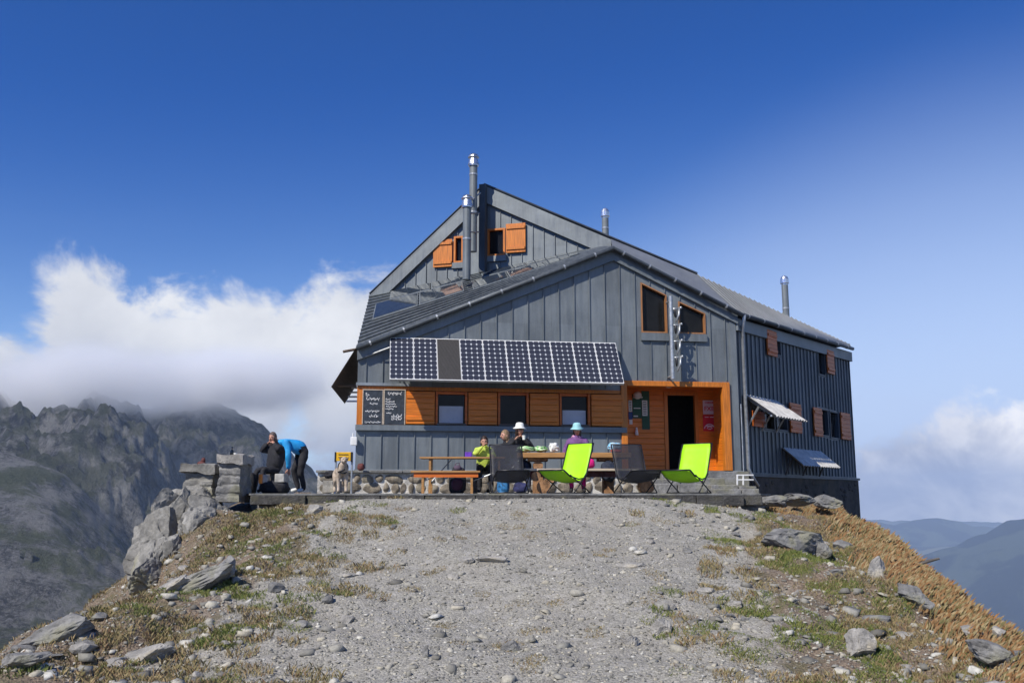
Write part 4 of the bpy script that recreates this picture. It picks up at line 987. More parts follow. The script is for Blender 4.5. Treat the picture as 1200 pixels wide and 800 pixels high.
q.box(cx-w*.28, cx+w*.3, oo+.021, oo+.03, c+(d-c)*.28, c+(d-c)*.36, 0, FF); q.box(cx-w*.1, cx+w*.12, oo+.021, oo+.03, c+(d-c)*.1, c+(d-c)*.16, 0, FF)
q.build('emblem', M['pink_white'], sg)
q = MB(); q.box(cx-w*.36, cx-w*.05, oo+.021, oo+.026, c+(d-c)*.84, c+(d-c)*.89, 0, FF); q.box(cx+w*.05, cx+w*.36, oo+.021, oo+.026, c+(d-c)*.84, c+(d-c)*.89, 0, FF); q.build('print', M['pink_white'], sg)
# notice boards in the porch left
def notice(x0, y0, x1, y1, mt, label, name='notice', dd=.015, o_=None, lines_=0):
    o_ = oo if o_ is None else o_
    a, b, c, d = FF.rect(x0, y0, x1, y1, o_); q = MB(); q.box(a, b, o_, o_+dd, c, d, 0, FF); ob = q.build(name, M[mt], None, FF.pt((a+b)/2, c, o_)); tag(ob, label, name.replace('_', ' '))
    if lines_:
        q = MB()
        for k in range(lines_): zz = d-(d-c)*(k+1)/(lines_+1); q.box(a+.02, b-.02-random.random()*.1*(b-a), o_+dd+.001, o_+dd+.004, zz-.008, zz+.008, 0, FF)
        q.build('print', M['black_metal'], ob)
    return ob
notice(752, 458, 761, 503, 'green_board', 'tall dark green notice board in the shaded porch', 'notice_board')
nb = notice(741, 462, 751.5, 490, 'green_board', 'green poster with a white line of print left of the tall notice board', 'poster', .02)
a, b, c, d = FF.rect(741, 462, 751.5, 490, oo); q = MB(); q.box(a+.03, b-.03, oo+.021, oo+.026, c+(d-c)*.4, c+(d-c)*.44, 0, FF); q.box(a+.02, b-.1, oo+.021, oo+.026, c+.04, c+.07, 0, FF); q.build('print', M['paper'], nb)
notice(734.5+2, 469, 740.5, 482, 'paper', 'white sheet pinned left of the green poster', 'paper_sheet', lines_=6)
notice(752.5, 469, 758.5, 487, 'paper', 'white sheet pinned on the tall green board', 'paper_sheet', o_=oo+.018, lines_=8)
notice(736.5, 482.5, 741, 491, 'blue_paper', 'small blue leaflet under the white sheet at the porch post', 'leaflet')
notice(737.5, 491.5, 741, 497, 'paper', 'small white leaflet below the blue one', 'leaflet')
q = MB(); c = FF.hit(746, 505, oo+.06); q.tube([c+Vector((0, 0, .1)), c-Vector((0, 0, .02)), c-Vector((0, 0, .1))], [.02, .04, .05], 10); q.build('hanging_bottle', M['white_metal'], None, c); tag(bpy.data.objects['hanging_bottle'], 'small white dispenser hanging under the green poster', 'dispenser')
q = MB(); c = FF.hit(747, 463, oo+.1); q.ell(c, (.11, .09, .1)); q.box(c.x-.12, c.x+.12, c.y-.1, c.y+.02, c.z-.07, c.z-.045); q.build('helmet', M['paper'], None, c, smooth=True); tag(bpy.data.objects['helmet'], 'pale grey round helmet hanging above the green poster', 'helmet')
# blackboards
def chalk_lines(parent, a, b, rows, fr, o):
    q = MB()
    for (x0, x1, z, h) in rows:
        s0, s1 = a+(b-a)*x0, a+(b-a)*x1; n = max(4, int((s1-s0)/.022)); pts = []
        for i in range(n*2):
            u_ = i/(n*2-1); pts.append(fr.pt(s0+(s1-s0)*u_+.012*math.sin(i*2.1), z+h*(.5*math.sin(i*1.7)+.3*math.sin(i*.9+z*9)), o))
        q.tube(pts, .0075, 4)
    q.build('chalk_writing', M['chalk'], parent)
for (x0, x1, lab, rows) in [(425.5, 448, 'left blackboard with four lines of white chalk script', [(.12, .3, .86, .10), (.15, .85, .74, .07), (.35, .75, .6, .05), (.12, .85, .38, .05), (.32, .8, .24, .07), (.1, .9, .06, .04)]), (450.5, 474, 'right blackboard with a chalk menu list and a heading', [(.15, .85, .9, .07), (.05, .3, .73, .03), (.05, .5, .66, .03), (.05, .55, .59, .03), (.08, .6, .52, .03), (.05, .45, .45, .03), (.1, .35, .33, .03), (.35, .85, .24, .09), (.35, .85, .16, .07)])]:
    a, b, c, d = FF.rect(x0, 457, x1, 497.5, .06); c = max(c, zbb+.01); q = MB(); q.box(a, b, .037, .06, c, d, 0, FF); ob = q.build('blackboard', M['board'], None, FF.pt((a+b)/2, c, .04)); tag(ob, lab, 'blackboard')
    f = MB(); e = .02; f.box(a-e, a, .037, .07, c-.0, d, 0, FF); f.box(b, b+e, .037, .07, c, d, 0, FF); f.box(a-e, b+e, .037, .07, d, d+e, 0, FF); f.build('frame', M['wood_pale'], ob)
    chalk_lines(ob, a, b, [(x, y, c+(d-c)*z, h*(d-c)) for x, y, z, h in rows], FF, .063)
q = MB(); q.box(sA+.06, FF.loc(474.5, 476)[0], -.139, .036, zbb+.0, zbt-.091, 0, FF); q.build('board_backing', M['wood_v'], HUT)

# ================================================================== TERRACE
xe = 15.95
poly = [(-4.45, xe), (-1.5, xe-.03), (1.5, xe), (4.25, xe+.02), (4.7, 18.5), (5.9, 21.3), (6.3, 22.9), (B[0]+.3, B[1]+.2), (B[0]-2.2, B[1]+.9), (Aw.x, Aw.y+.3), (-3.9, 24), (-4.6, 24.5), (-5.35, 21), (-5.3, 18)]
q = MB(); q.prism([Vector((x, y, -.03)) for x, y in poly], Vector((0, 0, .03))); q.prism([Vector((x*.985, max(y, xe+.285), -.031)) for x, y in poly], Vector((0, 0, -.5))); tr = q.build('terrace', M['slab']); tag(tr, kind='structure')
q = MB(); s = -4.45
while s < 4.25:
    w = random.uniform(.35, 1.1); e = min(4.27, s+w-.01); q.box(s, e, xe-.02+random.uniform(-.07, .01), xe+.28, -.19+random.uniform(-.02, .02), -.034+random.uniform(-.012, -.0), 0); s += w
te = q.build('terrace_edge', M['slab_edge'], bevel=.012); tag(te, kind='structure')
# pillars
def pillar(px0, px1, y0, yb, Y, lab, seed, capover, mt, capmt):
    a = W(px0, yb, Y); b = W(px1, y0, Y); w = b.x-a.x; h = b.z-a.z+.1; cx = (a.x+b.x)/2
    root = empty('stone_pillar', (cx, Y, a.z-.1), 0, lab, 'stone pillar', world=True)
    bm = bmesh.new(); bmesh.ops.create_cube(bm, size=1); bmesh.ops.subdivide_edges(bm, edges=bm.edges, cuts=18, use_grid_fill=True)
    for v in bm.verts:
        v.co = Vector((v.co.x*w*(1.0 if v.co.z > 0 else 1.0+.22*(0.5-v.co.z)*(seed == 2)), v.co.y*.6, (v.co.z+.5)*(h-.14)))
        v.co += Vector((noise.noise(v.co*3+Vector((seed, 0, 0))), noise.noise(v.co*3+Vector((9, seed, 0))), 0))*.05
        j = abs(((v.co.z/.17+.6*noise.noise(v.co*2)) % 1)-.5)
        if j < .16: v.co.x *= .945; v.co.y *= .945
        v.co += noise.noise_vector(v.co*7)*.022
    me = bpy.data.meshes.new('shaft'); bm.to_mesh(me); bm.free(); me.materials.append(mt); o = bpy.data.objects.new('shaft', me); COL.objects.link(o); o.parent = root
    bm = bmesh.new(); bmesh.ops.create_cube(bm, size=1); bmesh.ops.subdivide_edges(bm, edges=bm.edges, cuts=7, use_grid_fill=True)
    for v in bm.verts:
        v.co = Vector((v.co.x*(w+capover), v.co.y*.75, v.co.z*.15+h-.065)); v.co += noise.noise_vector(v.co*5)*.045
    me = bpy.data.meshes.new('cap_stone'); bm.to_mesh(me); bm.free(); me.materials.append(capmt); o = bpy.data.objects.new('cap_stone', me); COL.objects.link(o); o.parent = root
    return root
pillar(260.5, 290, 534.5, 581, 16.4, 'grey stone pillar with a thick pale cap and a bottle on top', 1, .06, M['rock'], M['rock_pale'])
pillar(221, 255, 545, 584, 16.7, 'wider dark stone pillar with a flat cap left of the bottle pillar', 2, .12, M['rock_crag'], M['rock_crag'])
q = MB(); c = W(271.5, 534.5, 16.4); q.tube([c-Vector((0, 0, .01)), c+Vector((0, 0, .09)), c+Vector((0, 0, .12)), c+Vector((0, 0, .17))], [.032, .032, .014, .014], 12); q.build('bottle', M['bottle'], None, c, smooth=True); tag(bpy.data.objects['bottle'], 'small dark bottle standing on the right stone pillar', 'bottle')
q = MB(); c = W(276, 534.5, 16.4); q.tube([c-Vector((0, 0, .01)), c+Vector((0, 0, .06))], [.03, .035], 12); q.build('cup', M['white_cloth'], None, c); tag(bpy.data.objects['cup'], 'small white cup beside the bottle on the pillar', 'cup')
q = MB(); c = W(236, 545, 16.7); q.ell(c+Vector((0, 0, .03)), (.08, .06, .05)); q.ell(c+Vector((.03, 0, .09)), (.04, .04, .05)); q.build('ornament', M['dark_red'], None, c, smooth=True); tag(bpy.data.objects['ornament'], 'small dark red pot on the left stone pillar', 'pot')

# ================================================================== FURNITURE
def sling_chair(x, y, rz, fab, lab, tname='deck_chair'):
    r = empty('deck_chair', (x, y, 0), rz, lab, 'deck chair', 'folding deck chairs on the terrace edge')
    prof = [(-.52, .43), (-.45, .375), (-.35, .31), (-.22, .26), (-.07, .24), (.05, .275), (.14, .38), (.20, .52), (.26, .68), (.31, .83), (.35, .96)]
    hw = .31; r.scale = (.95, .95, .94); m_ = MB(); vs = []; n = 9
    for i, (yy, zz) in enumerate(prof):
        w = hw*(1 if i < len(prof)-1 else .93)
        for j in range(n):
            u_ = j/(n-1)*2-1; sag = (1-u_*u_)*.045*math.sin(PI*i/(len(prof)-1)); wv = noise.noise(Vector((u_*2.2, i*.55, x)))*.014*math.sin(PI*i/(len(prof)-1)); vs.append((u_*w, yy+sag*.6+wv*.5, zz-sag+wv))
    k = len(vs); fs = [(i*n+j, i*n+j+1, (i+1)*n+j+1, (i+1)*n+j) for i in range(len(prof)-1) for j in range(n-1)]
    m_.add(vs, fs); o = m_.build('sling', fab, r, Vector((0, 0, 0)), smooth=True); so = o.modifiers.new('s', 'SOLIDIFY'); so.thickness = .008
    for sx_ in (-1, 1):
        f = MB(); X = sx_*(hw+.012)
        f.tube([(X, -.52, .43), (X, -.34, .32), (X, -.1, .27), (X, .05, .29), (X, .14, .39), (X, .36, .97)], .014, 8)
        f.build('side_tube', M['black_metal'], r, Vector((0, 0, 0)), smooth=True)
        for (a, b) in (((-.36, .345), (.22, .012)), ((.12, .37), (-.26, .012))):
            g = MB(); g.tube([(X+sx_*.02, a[0], a[1]), (X+sx_*.02, b[0], b[1])], .012, 8); g.build('leg', M['black_metal'], r, Vector((0, 0, 0)), smooth=True)
    f = MB()
    f.tube([(-hw, .36, .965), (hw, .36, .965)], .013, 8); f.tube([(-hw, -.52, .435), (hw, -.52, .435)], .013, 8)
    for yy in (.22, -.26): f.tube([(-hw-.03, yy, .012), (hw+.03, yy, .012)], .012, 8)
    f.build('crossbar', M['black_metal'], r, Vector((0, 0, 0)), smooth=True)
    return r
def mesh_fabric():
    m, t, b = new_mat('black mesh fabric'); b.inputs['Base Color'].default_value = (.035, .036, .045, 1); b.inputs['Roughness'].default_value = .6
    tr_ = t.n('ShaderNodeBsdfTransparent'); mx = t.n('ShaderNodeMixShader'); mx.inputs[0].default_value = .3
    t.links.new(b.outputs[0], mx.inputs[1]); t.links.new(tr_.outputs[0], mx.inputs[2]); t.links.new(mx.outputs[0], t.nodes['Material Output'].inputs['Surface']); return m
M['mesh_fab'] = mesh_fabric()
def cx(px, Y): return (px-600)/1080*Y*1.0/ (1) * (math.cos(PITCH)+0)   # ground-level lateral position
def gx(px, Y): return W(px, 578, Y).x
sling_chair(gx(808, 16.9), 16.9, R(-40), M['lime'], 'lime green deck chair standing alone in front of the porch door')
sling_chair(gx(667, 16.9), 16.9, R(-44), M['lime'], 'lime green deck chair in front of the person in purple')
sling_chair(gx(744, 17.1), 17.1, R(18), M['mesh_fab'], 'black mesh deck chair between the two green ones')
sling_chair(gx(596, 17.2), 17.2, R(10), M['mesh_fab'], 'black mesh deck chair in front of the woman in the white hat')
# beer table + bench
def beer(name, cat, lab, px0, px1, ytop, Y, depth, th, legs, mt):
    a = W(px0, ytop, Y); b = W(px1, ytop, Y); zt = a.z; cxx = (a.x+b.x)/2
    r = empty(name, (cxx, Y, 0), 0, lab, cat, world=True)
    m_ = MB(); n = max(1, int(depth/.14))
    for k in range(n): m_.box(a.x, b.x, Y-depth/2+k*depth/n, Y-depth/2+(k+1)*depth/n-.008, zt-th, zt)
    m_.build('table_top' if cat == 'table' else 'seat', mt, r, bevel=.006)
    if cat == 'bench': m_ = MB(); m_.box(a.x+.06, b.x-.04, Y-depth/2+.03, Y-depth/2+.055, zt-th-.09, zt-th-.003); m_.build('apron', M['wood_red'], r)
    for lx in legs:
        x = W(lx, ytop, Y).x
        for yy in (-1, 1):
            m_ = MB(); m_.box(x-.022, x+.022, Y+yy*(depth/2-.06)-.02, Y+yy*(depth/2-.06)+.02, 0, zt-th-.002); m_.build('leg', mt, r)
        m_ = MB(); m_.box(x-.015, x+.015, Y-depth/2+.085, Y+depth/2-.085, .22, .27); m_.tube([(x+.03, Y, .25), (x+.42, Y, zt-th-.01)], .012, 6); m_.build('brace', M['galv'], r)
    return r
beer('beer_table', 'table', 'long narrow folding wooden table at the left with the boy behind it', 493, 592, 535.5, 18.95, .5, .035, (505, 585), M['wood_table'])
beer('bench', 'bench', 'folding wooden bench in front of the narrow table at the left', 482, 563, 551.5, 18.25, .26, .035, (496, 553), M['wood_table'])
# heavy table and log bench
def heavy():
    Y = 18.8; a = W(606, 531, Y); b = W(737, 531.5, Y); zt = a.z; r = empty('picnic_table', ((a.x+b.x)/2, Y, 0), 0, 'heavy wooden table with a thick plank top on logs in front of the hut', 'table', world=True)
    m_ = MB()
    for k in range(5): m_.box(a.x, b.x, Y-.4+k*.16, Y-.4+(k+1)*.16-.01, zt-.1, zt)
    m_.build('table_top', M['wood_table'], r, bevel=.01)
    for px in (630, 712):
        x = W(px, 540, Y).x; m_ = MB(); m_.tube([(x, Y-.3, .55), (x, Y+.3, .55)], .1, 14); m_.box(x-.2, x+.2, Y-.28, Y+.28, zt-.16, zt-.102); m_.box(x-.1, x+.1, Y-.2, Y+.2, 0, .46); m_.build('trestle', M['log'], r, smooth=False)
heavy()
Y = 18.05; a = W(606, 549, Y); b = W(748, 549.5, Y); r = empty('log_bench', ((a.x+b.x)/2, Y, 0), 0, 'pale plank bench resting on round logs before the heavy table', 'bench', world=True)
m_ = MB(); m_.box(a.x, b.x, Y-.16, Y+.16, a.z-.045, a.z); m_.build('seat', M['wood_pale'], r, bevel=.008)
m_ = MB(); m_.box(a.x+.1, b.x-.1, Y-.06, Y+.06, a.z-.16, a.z-.047); m_.build('rail', M['dark_red'], r)
for px, py, rr_ in ((637, 571, .13), (628, 558, .09), (645, 559, .11), (757, 571, .14), (748, 560, .1)):
    p = W(px, py, Y); 
    p.z = max(p.z, rr_); m_ = MB(); m_.tube([(p.x, Y-.2, p.z), (p.x, Y+.22, p.z)], rr_, 16); m_.build('log', M['log'], r)
# backpack
def lump(name, px, py, Y, size, mt, lab, cat, seed=1, amp=.18, parts=None, zfloor=None):
    p = W(px, py, Y); bm = bmesh.new(); bmesh.ops.create_icosphere(bm, subdivisions=4, radius=1)
    for v in bm.verts:
        c = v.co.copy(); c = Vector([math.copysign(abs(q)**.75, q) for q in c])
        c += c*noise.fractal(c*1.7+Vector((seed*7, 0, 0)), 1, 2, 4)*amp; v.co = Vector((c.x*size[0], c.y*size[1], c.z*size[2]))
    me = bpy.data.meshes.new(name); bm.to_mesh(me); bm.free(); me.materials.append(mt); me.polygons.foreach_set('use_smooth', [True]*len(me.polygons))
    o = bpy.data.objects.new(name, me); COL.objects.link(o); o.location = (p.x, Y, p.z if zfloor is None else zfloor+size[2]*.9); tag(o, lab, cat); return o
bp = lump('backpack', 536, 560, 18.6, (.17, .13, .27), M['black_cloth'], 'dark backpack leaning on the ground behind the folding bench', 'backpack', 3, zfloor=0)
m_ = MB(); m_.ell((0, -.11, -.06), (.12, .05, .13)); m_.build('front_pocket', mat('plum cloth', (.06, .02, .045), .8), bp, Vector((0, 0, 0)), smooth=True)
m_ = MB(); m_.ell((0, -.02, .25), (.09, .09, .07)); m_.tube([(-.06, 0, .26), (-.03, 0, .36), (.03, 0, .36), (.06, 0, .26)], .012, 6); m_.build('top_flap', mat('mauve cloth', (.09, .06, .09), .8), bp, Vector((0, 0, 0)), smooth=True)
lump('bag', 590, 566, 18.2, (.12, .1, .2), M['blue_cloth'], 'blue patterned bag on the ground under the left black chair', 'bag', 5, zfloor=0)
lump('bundle', 616, 526, 18.75, (.17, .15, .055), M['green_bag'], 'crumpled green and white cloth on the left end of the heavy table', 'cloth', 6, .4)
lump('bundle', 634, 526, 18.8, (.13, .12, .05), M['green_bag'], 'flatter green cloth lying between the bundle and the white bag', 'cloth', 8, .4)
lump('plastic_bag', 649, 524, 18.8, (.09, .09, .08), M['white_cloth'], 'crumpled white plastic bag on the heavy table left of the green chair', 'bag', 9, .4)
lump('snack_bag', 720, 522.5, 18.8, (.13, .05, .07), mat('sky blue foil', (.04, .42, .7), .35, var=.3, scale=20, col2=(.6, .7, .75)), 'bright blue snack bag near the right end of the heavy table', 'bag', 11, .3)
lump('food_packet', 722, 528, 18.7, (.11, .06, .03), mat('red packet', (.7, .1, .05), .4), 'flat red packet lying under the blue snack bag', 'packet', 12, .2)
lump('backpack', 713, 552, 18.5, (.15, .14, .2), M['navy_cloth'], 'dark blue backpack standing under the right end of the heavy table', 'backpack', 14)
lump('cushion', 688, 543, 18.35, (.15, .13, .1), M['magenta'], 'round magenta cushion on the bench right of the green chair', 'cushion', 15, .08)
lump('shoe_bag', 610, 571, 17.9, (.13, .11, .09), mat('lilac bag', (.3, .26, .4), .8, var=.4), 'small lilac bag on the floor below the left black chair', 'bag', 16)
m_ = MB(); c = W(549, 533, 19.0); m_.box(c.x-.07, c.x+.07, 18.93, 19.07, c.z-.04, c.z+.045); m_.box(c.x-.075, c.x+.075, 18.925, 19.075, c.z+.046, c.z+.06); m_.build('lunch_box', M['violet'], None, c, bevel=.012); tag(bpy.data.objects['lunch_box'], 'violet plastic lunch box on the narrow table', 'box')
# items near the left group: low stools/box
def box_item(px0, y0, px1, y1, Y, d, mt, name, lab, cat):
    a = W(px0, y1, Y); b = W(px1, y0, Y); m_ = MB(); m_.box(a.x, b.x, Y-d/2, Y+d/2, max(0, a.z), b.z); o = m_.build(name, mt, None, ((a.x+b.x)/2, Y, max(0, a.z)), bevel=.012); return tag(o, lab, cat)
box_item(324, 555, 335.5, 565, 17.0, .3, M['dull_white'], 'crate', 'white box on the black bag by the seated man', 'box')
box_item(305, 556, 315, 566, 17.0, .2, M['dull_white'], 'food_box', 'white and orange carton in front of the seated man', 'box')
box_item(304.5, 555.5, 308.5, 566.5, 16.93, .22, M['orange_plastic'], 'orange_pouch', 'orange pouch leaning on the white carton', 'pouch')
lump('duffel_bag', 322, 571, 17.0, (.26, .16, .13), M['black_cloth'], 'low black duffel bag on the ground under the white boxes', 'bag', 21, .15)
lump('day_pack', 294, 566, 17.3, (.11, .12, .2), M['black_cloth'], 'black day pack between the seated man and the stone pillar', 'backpack', 22, .15)
# yellow trail sign
a = W(403, 575, 19.2); r = empty('trail_sign', (a.x, 19.2, 0), 0, 'yellow trail sign on dark posts left of the hut', 'sign', world=True)
m_ = MB(); b0 = W(394, 540, 19.2); b1 = W(411.5, 529.5, 19.2); m_.box(b0.x, b1.x, 19.17, 19.2, b0.z, b1.z); pn = m_.build('panel', M['yellow'], r, bevel=.006)
m_ = MB(); m_.box(b0.x-.03, b0.x-.002, 19.16, 19.23, b0.z-.02, b1.z+.0); m_.box(b1.x+.002, b1.x+.03, 19.16, 19.23, b0.z-.02, b1.z); m_.build('edge', M['black_metal'], pn)
m_ = MB(); m_.tube([(b1.x+.015, 19.25, 0), (b1.x+.015, 19.25, b1.z)], .02, 8); m_.tube([(b0.x-.015, 19.25, 0), (b0.x-.015, 19.25, b1.z)], .02, 8); m_.build('post', M['galv'], r)
m_ = MB(); 
for k in range(2): m_.box(b0.x+.05, b1.x-.05-.04*k, 19.163, 19.168, b1.z-.06-.055*k, b1.z-.045-.055*k)
m_.build('print', M['black_metal'], pn)
lump('flower_pot', 423, 547, 20.9, (.08, .08, .08), M['dark_red'], 'dark red flower pot on the coping by the hut corner', 'pot', 25, .1)
lump('kettle', 387, 556, 19.6, (.12, .1, .08), M['black_cloth'], 'dark lump of gear on the low wall behind the dog', 'gear', 26, .2)
box_item(380, 563, 400, 577, 20.0, .4, M['rock_pale'], 'stone_block', 'pale stone block standing left of the dog', 'stone block')
# pole sticking out right
b = W(1101, 654, 13.3); a = W(1068, 664, 13.4); m_ = MB(); m_.tube([a, a.lerp(b, .6)+Vector((0, 0, .01)), b], [.02, .024, .015], 8); m_.build('timber_post', M['wood_grey'], None, a); tag(bpy.data.objects['timber_post'], 'old grey timber sticking out over the rusty grass on the right crest', 'post')

# ================================================================== PEOPLE
def skin_mesh(pts, edges, radii, root=0, sub=2):
    me = bpy.data.meshes.new('tmp'); me.from_pydata(pts, edges, []); ob = bpy.data.objects.new('tmp', me); COL.objects.link(ob)
    ob.modifiers.new('skin', 'SKIN'); sv = me.skin_vertices[0].data
    for i, r in enumerate(radii): sv[i].radius = r if isinstance(r, tuple) else (r, r); sv[i].use_root = (i == root)
    s = ob.modifiers.new('sub', 'SUBSURF'); s.levels = sub; s.render_levels = sub
    bpy.context.view_layer.update(); dg = bpy.context.evaluated_depsgraph_get(); ev = ob.evaluated_get(dg); m2 = bpy.data.meshes.new_from_object(ev)
    V = [v.co.copy() for v in m2.vertices]; F = [list(p.vertices) for p in m2.polygons]
    bpy.data.objects.remove(ob); bpy.data.meshes.remove(me); bpy.data.meshes.remove(m2); return V, F
def seg_d(p, a, b):
    ab = b-a; k = max(0, min(1, (p-a).dot(ab)/max(ab.length_squared, 1e-9))); return (p-(a+ab*k)).length
def person(loc, rz, lab, J, mats, head_rot=(0, 0), scale=1., hair=None, hat=None, glasses=False, group=None, bulk=1., beard=False, fem=False, stripe=None, hold=None):
    """J: joints as dict in metres, local, facing -Y. mats: dict torso, arm, leg, shoe"""
    order = ['pelvis', 'belly', 'chest', 'neck', 'headb', 'shL', 'elL', 'wrL', 'shR', 'elR', 'wrR', 'hpL', 'knL', 'anL', 'toL', 'hpR', 'knR', 'anR', 'toR']
    P = {k: Vector(v)*scale for k, v in J.items()}
    P['headb'] = P['neck'].lerp(P['head'], .55)
    E_ = [('pelvis', 'belly'), ('belly', 'chest'), ('chest', 'neck'), ('neck', 'headb'), ('chest', 'shL'), ('shL', 'elL'), ('elL', 'wrL'), ('chest', 'shR'), ('shR', 'elR'), ('elR', 'wrR'), ('pelvis', 'hpL'), ('hpL', 'knL'), ('knL', 'anL'), ('anL', 'toL'), ('pelvis', 'hpR'), ('hpR', 'knR'), ('knR', 'anR'), ('anR', 'toR')]
    rad = dict(pelvis=(.15, .13), belly=(.15, .125), chest=(.16, .13), neck=(.06, .06), headb=(.052, .055), sh=.072, el=.052, wr=.032, hp=.1, kn=.07, an=.046, to=.038)
    rr = []
    for k in order:
        r = rad.get(k, rad.get(k[:2])); r = r if isinstance(r, tuple) else (r, r); bk_ = bulk if k[:2] in ('pe', 'be', 'ch', 'sh', 'el', 'wr') else 1.; rr.append((r[0]*scale*bk_, r[1]*scale*bk_))
    V, F = skin_mesh([P[k] for k in order], [(order.index(a), order.index(b)) for a, b in E_], rr)
    names = ['skin', 'torso', 'arm', 'leg', 'shoe']; segs = []
    for a, b in E_:
        if b in ('belly', 'chest'): c = 1
        elif b in ('neck',): c = 1
        elif b == 'headb': c = 0
        elif b[:2] in ('sh', 'el', 'wr'): c = 2
        elif b[:2] in ('hp', 'kn', 'an'): c = 3
        else: c = 4
        segs.append((P[a], P[b], c, (rr[order.index(a)][0]+rr[order.index(b)][0])/2))
    q = MB(); q.v = V; q.f = F; q.m = []
    for f in F:
        cc = sum((V[i] for i in f), Vector())/len(f); q.m.append(min(segs, key=lambda s: seg_d(cc, s[0], s[1])-s[3]*.5)[2])
    q.v = [v+noise.noise_vector(v*8)*.014+noise.noise_vector(v*19+Vector((3, 3, 3)))*.005 for v in q.v]
    # head
    yaw, pit = head_rot; Rm = Matrix.Rotation(yaw, 3, 'Z') @ Matrix.Rotation(pit, 3, 'X'); hc = P['head']; s = scale
    def hp(x, y, z): return hc+Rm @ (Vector((x, y, z))*s)
    nu, nv = 20, 14; vs = []
    for i in range(nv+1):
        th = PI*i/nv
        for j in range(nu):
            ph = 2*PI*j/nu; x, y, z = math.sin(th)*math.cos(ph), math.sin(th)*math.sin(ph), math.cos(th)
            w = 1-.30*max(0, -z)**1.3; x *= .076*w; yy = .096*y*(1-.12*max(0, -z)); 
            if y < 0: yy += -.006*max(0, 1-abs(z+.55)*3)
            vs.append(hp(x, yy, z*.118))
    q.add(vs, [(i*nu+j, (i+1)*nu+j, (i+1)*nu+(j+1) % nu, i*nu+(j+1) % nu) for i in range(nv) for j in range(nu)], 0)
    q.ell(hp(0, -.1, -.018), (.013*s, .02*s, .024*s), Rm, 0, 8, 6)
    for sx_ in (-1, 1):
        q.ell(hp(sx_*.03, -.087, .012), (.012*s, .008*s, .006*s), Rm, 5, 8, 5); q.ell(hp(sx_*.03, -.09, .03), (.018*s, .007*s, .004*s), Rm, 5, 8, 5)
        q.ell(hp(sx_*.077, .005, -.008), (.012*s, .02*s, .03*s), Rm, 0, 8, 6)
    q.ell(hp(0, -.09, -.055), (.023*s, .008*s, .006*s), Rm, 6, 8, 5)
    # hands
    for sd in 'LR':
        w = P['wr'+sd]; d = (w-P['el'+sd]).normalized(); side = d.cross(Vector((0, 0, 1))); side = side.normalized() if side.length > .1 else Vector((1, 0, 0)); nrm = side.cross(d).normalized()
        Mh = Matrix((side, nrm, d)).transposed(); q.ell(w+d*.045*s, (.042*s, .018*s, .055*s), Mh, 0, 10, 7)
        for k, ln in enumerate((.062, .072, .068, .052)):
            b0 = w+d*.085*s+side*(k-1.5)*.02*s; b1 = b0+(d*.6-nrm*.25)*ln*.7*s; b2 = b1+(d*.1-nrm*.8)*ln*.6*s; q.tube([b0-d*.02*s, b0, b1, b2], [.0095*s, .0095*s, .0085*s, .006*s], 6, 0)
        b0 = w+d*.03*s-side*.035*s; q.tube([b0, b0+(d*.5-side*.6)*.035*s, b0+(d*.9-side*.5-nrm*.3)*.06*s], [.012*s, .011*s, .008*s], 6, 0)
    root = empty('person', loc, rz, lab, 'person', group)
    q.build('body', [M['skin'], mats['torso'], mats['arm'], mats['leg'], mats['shoe'], M['black_cloth'], M['dark_red']], root, Vector((0, 0, 0)), smooth=True)
    if hair:
        h = MB(); vs = []; nu, nv = 22, 12
        for i in range(nv+1):
            th = PI*.74*i/nv
            for j in range(nu):
                ph = 2*PI*j/nu; x, y, z = math.sin(th)*math.cos(ph), math.sin(th)*math.sin(ph), math.cos(th)
                k = 1.12+.05*noise.noise(Vector((x*6, y*6, z*6)))
                fr = max(0, -y)**1.2*max(0, min(1, (.62-z)*3)); k *= (1-.22*fr)
                if hair[1] and y > -.2 and z < 0: k *= 1+.25*(-z)
                vs.append(hp(x*.076*k, y*.096*k+.006, z*.118*k+.004))
        h.add(vs, [(i*nu+j, (i+1)*nu+j, (i+1)*nu+(j+1) % nu, i*nu+(j+1) % nu) for i in range(nv) for j in range(nu)])
        if hair[1]: h.ell(hp(0, .05, -.12), (.085*s, .05*s, .14*s), Rm)
        h.build('hair', hair[0], root, Vector((0, 0, 0)), smooth=True)
    if hat:
        h = MB(); pr = [(.150, .028), (.10, .062), (.098, .066), (.088, .12), (.07, .145), (.03, .155), (.001, .156)]; n = 24; vs = []
        for r_, z_ in pr:
            for j in range(n):
                ph = 2*PI*j/n; wv = .006*math.sin(3*ph+1) if r_ > .12 else 0; vs.append(hp(r_*math.cos(ph)*.93, r_*math.sin(ph)*1.05+.004, z_+wv))
        h.add(vs, [(i*n+j, i*n+(j+1) % n, (i+1)*n+(j+1) % n, (i+1)*n+j) for i in range(len(pr)-1) for j in range(n)])
        ho = h.build('hat', hat, root, Vector((0, 0, 0)), smooth=True); so = ho.modifiers.new('s', 'SOLIDIFY'); so.thickness = .006
    if glasses:
        h = MB()
        for sx_ in (-1, 1): h.ell(hp(sx_*.032, -.1, .012), (.028*s, .008*s, .02*s), Rm, 0, 10, 6); h.tube([hp(sx_*.06, -.09, .016), hp(sx_*.08, 0, .012)], .004*s, 5)
        h.tube([hp(-.012, -.103, .018), hp(.012, -.103, .018)], .004*s, 5); h.build('sunglasses', M['black_metal'], root, Vector((0, 0, 0)), smooth=True)
    return root, P, hp
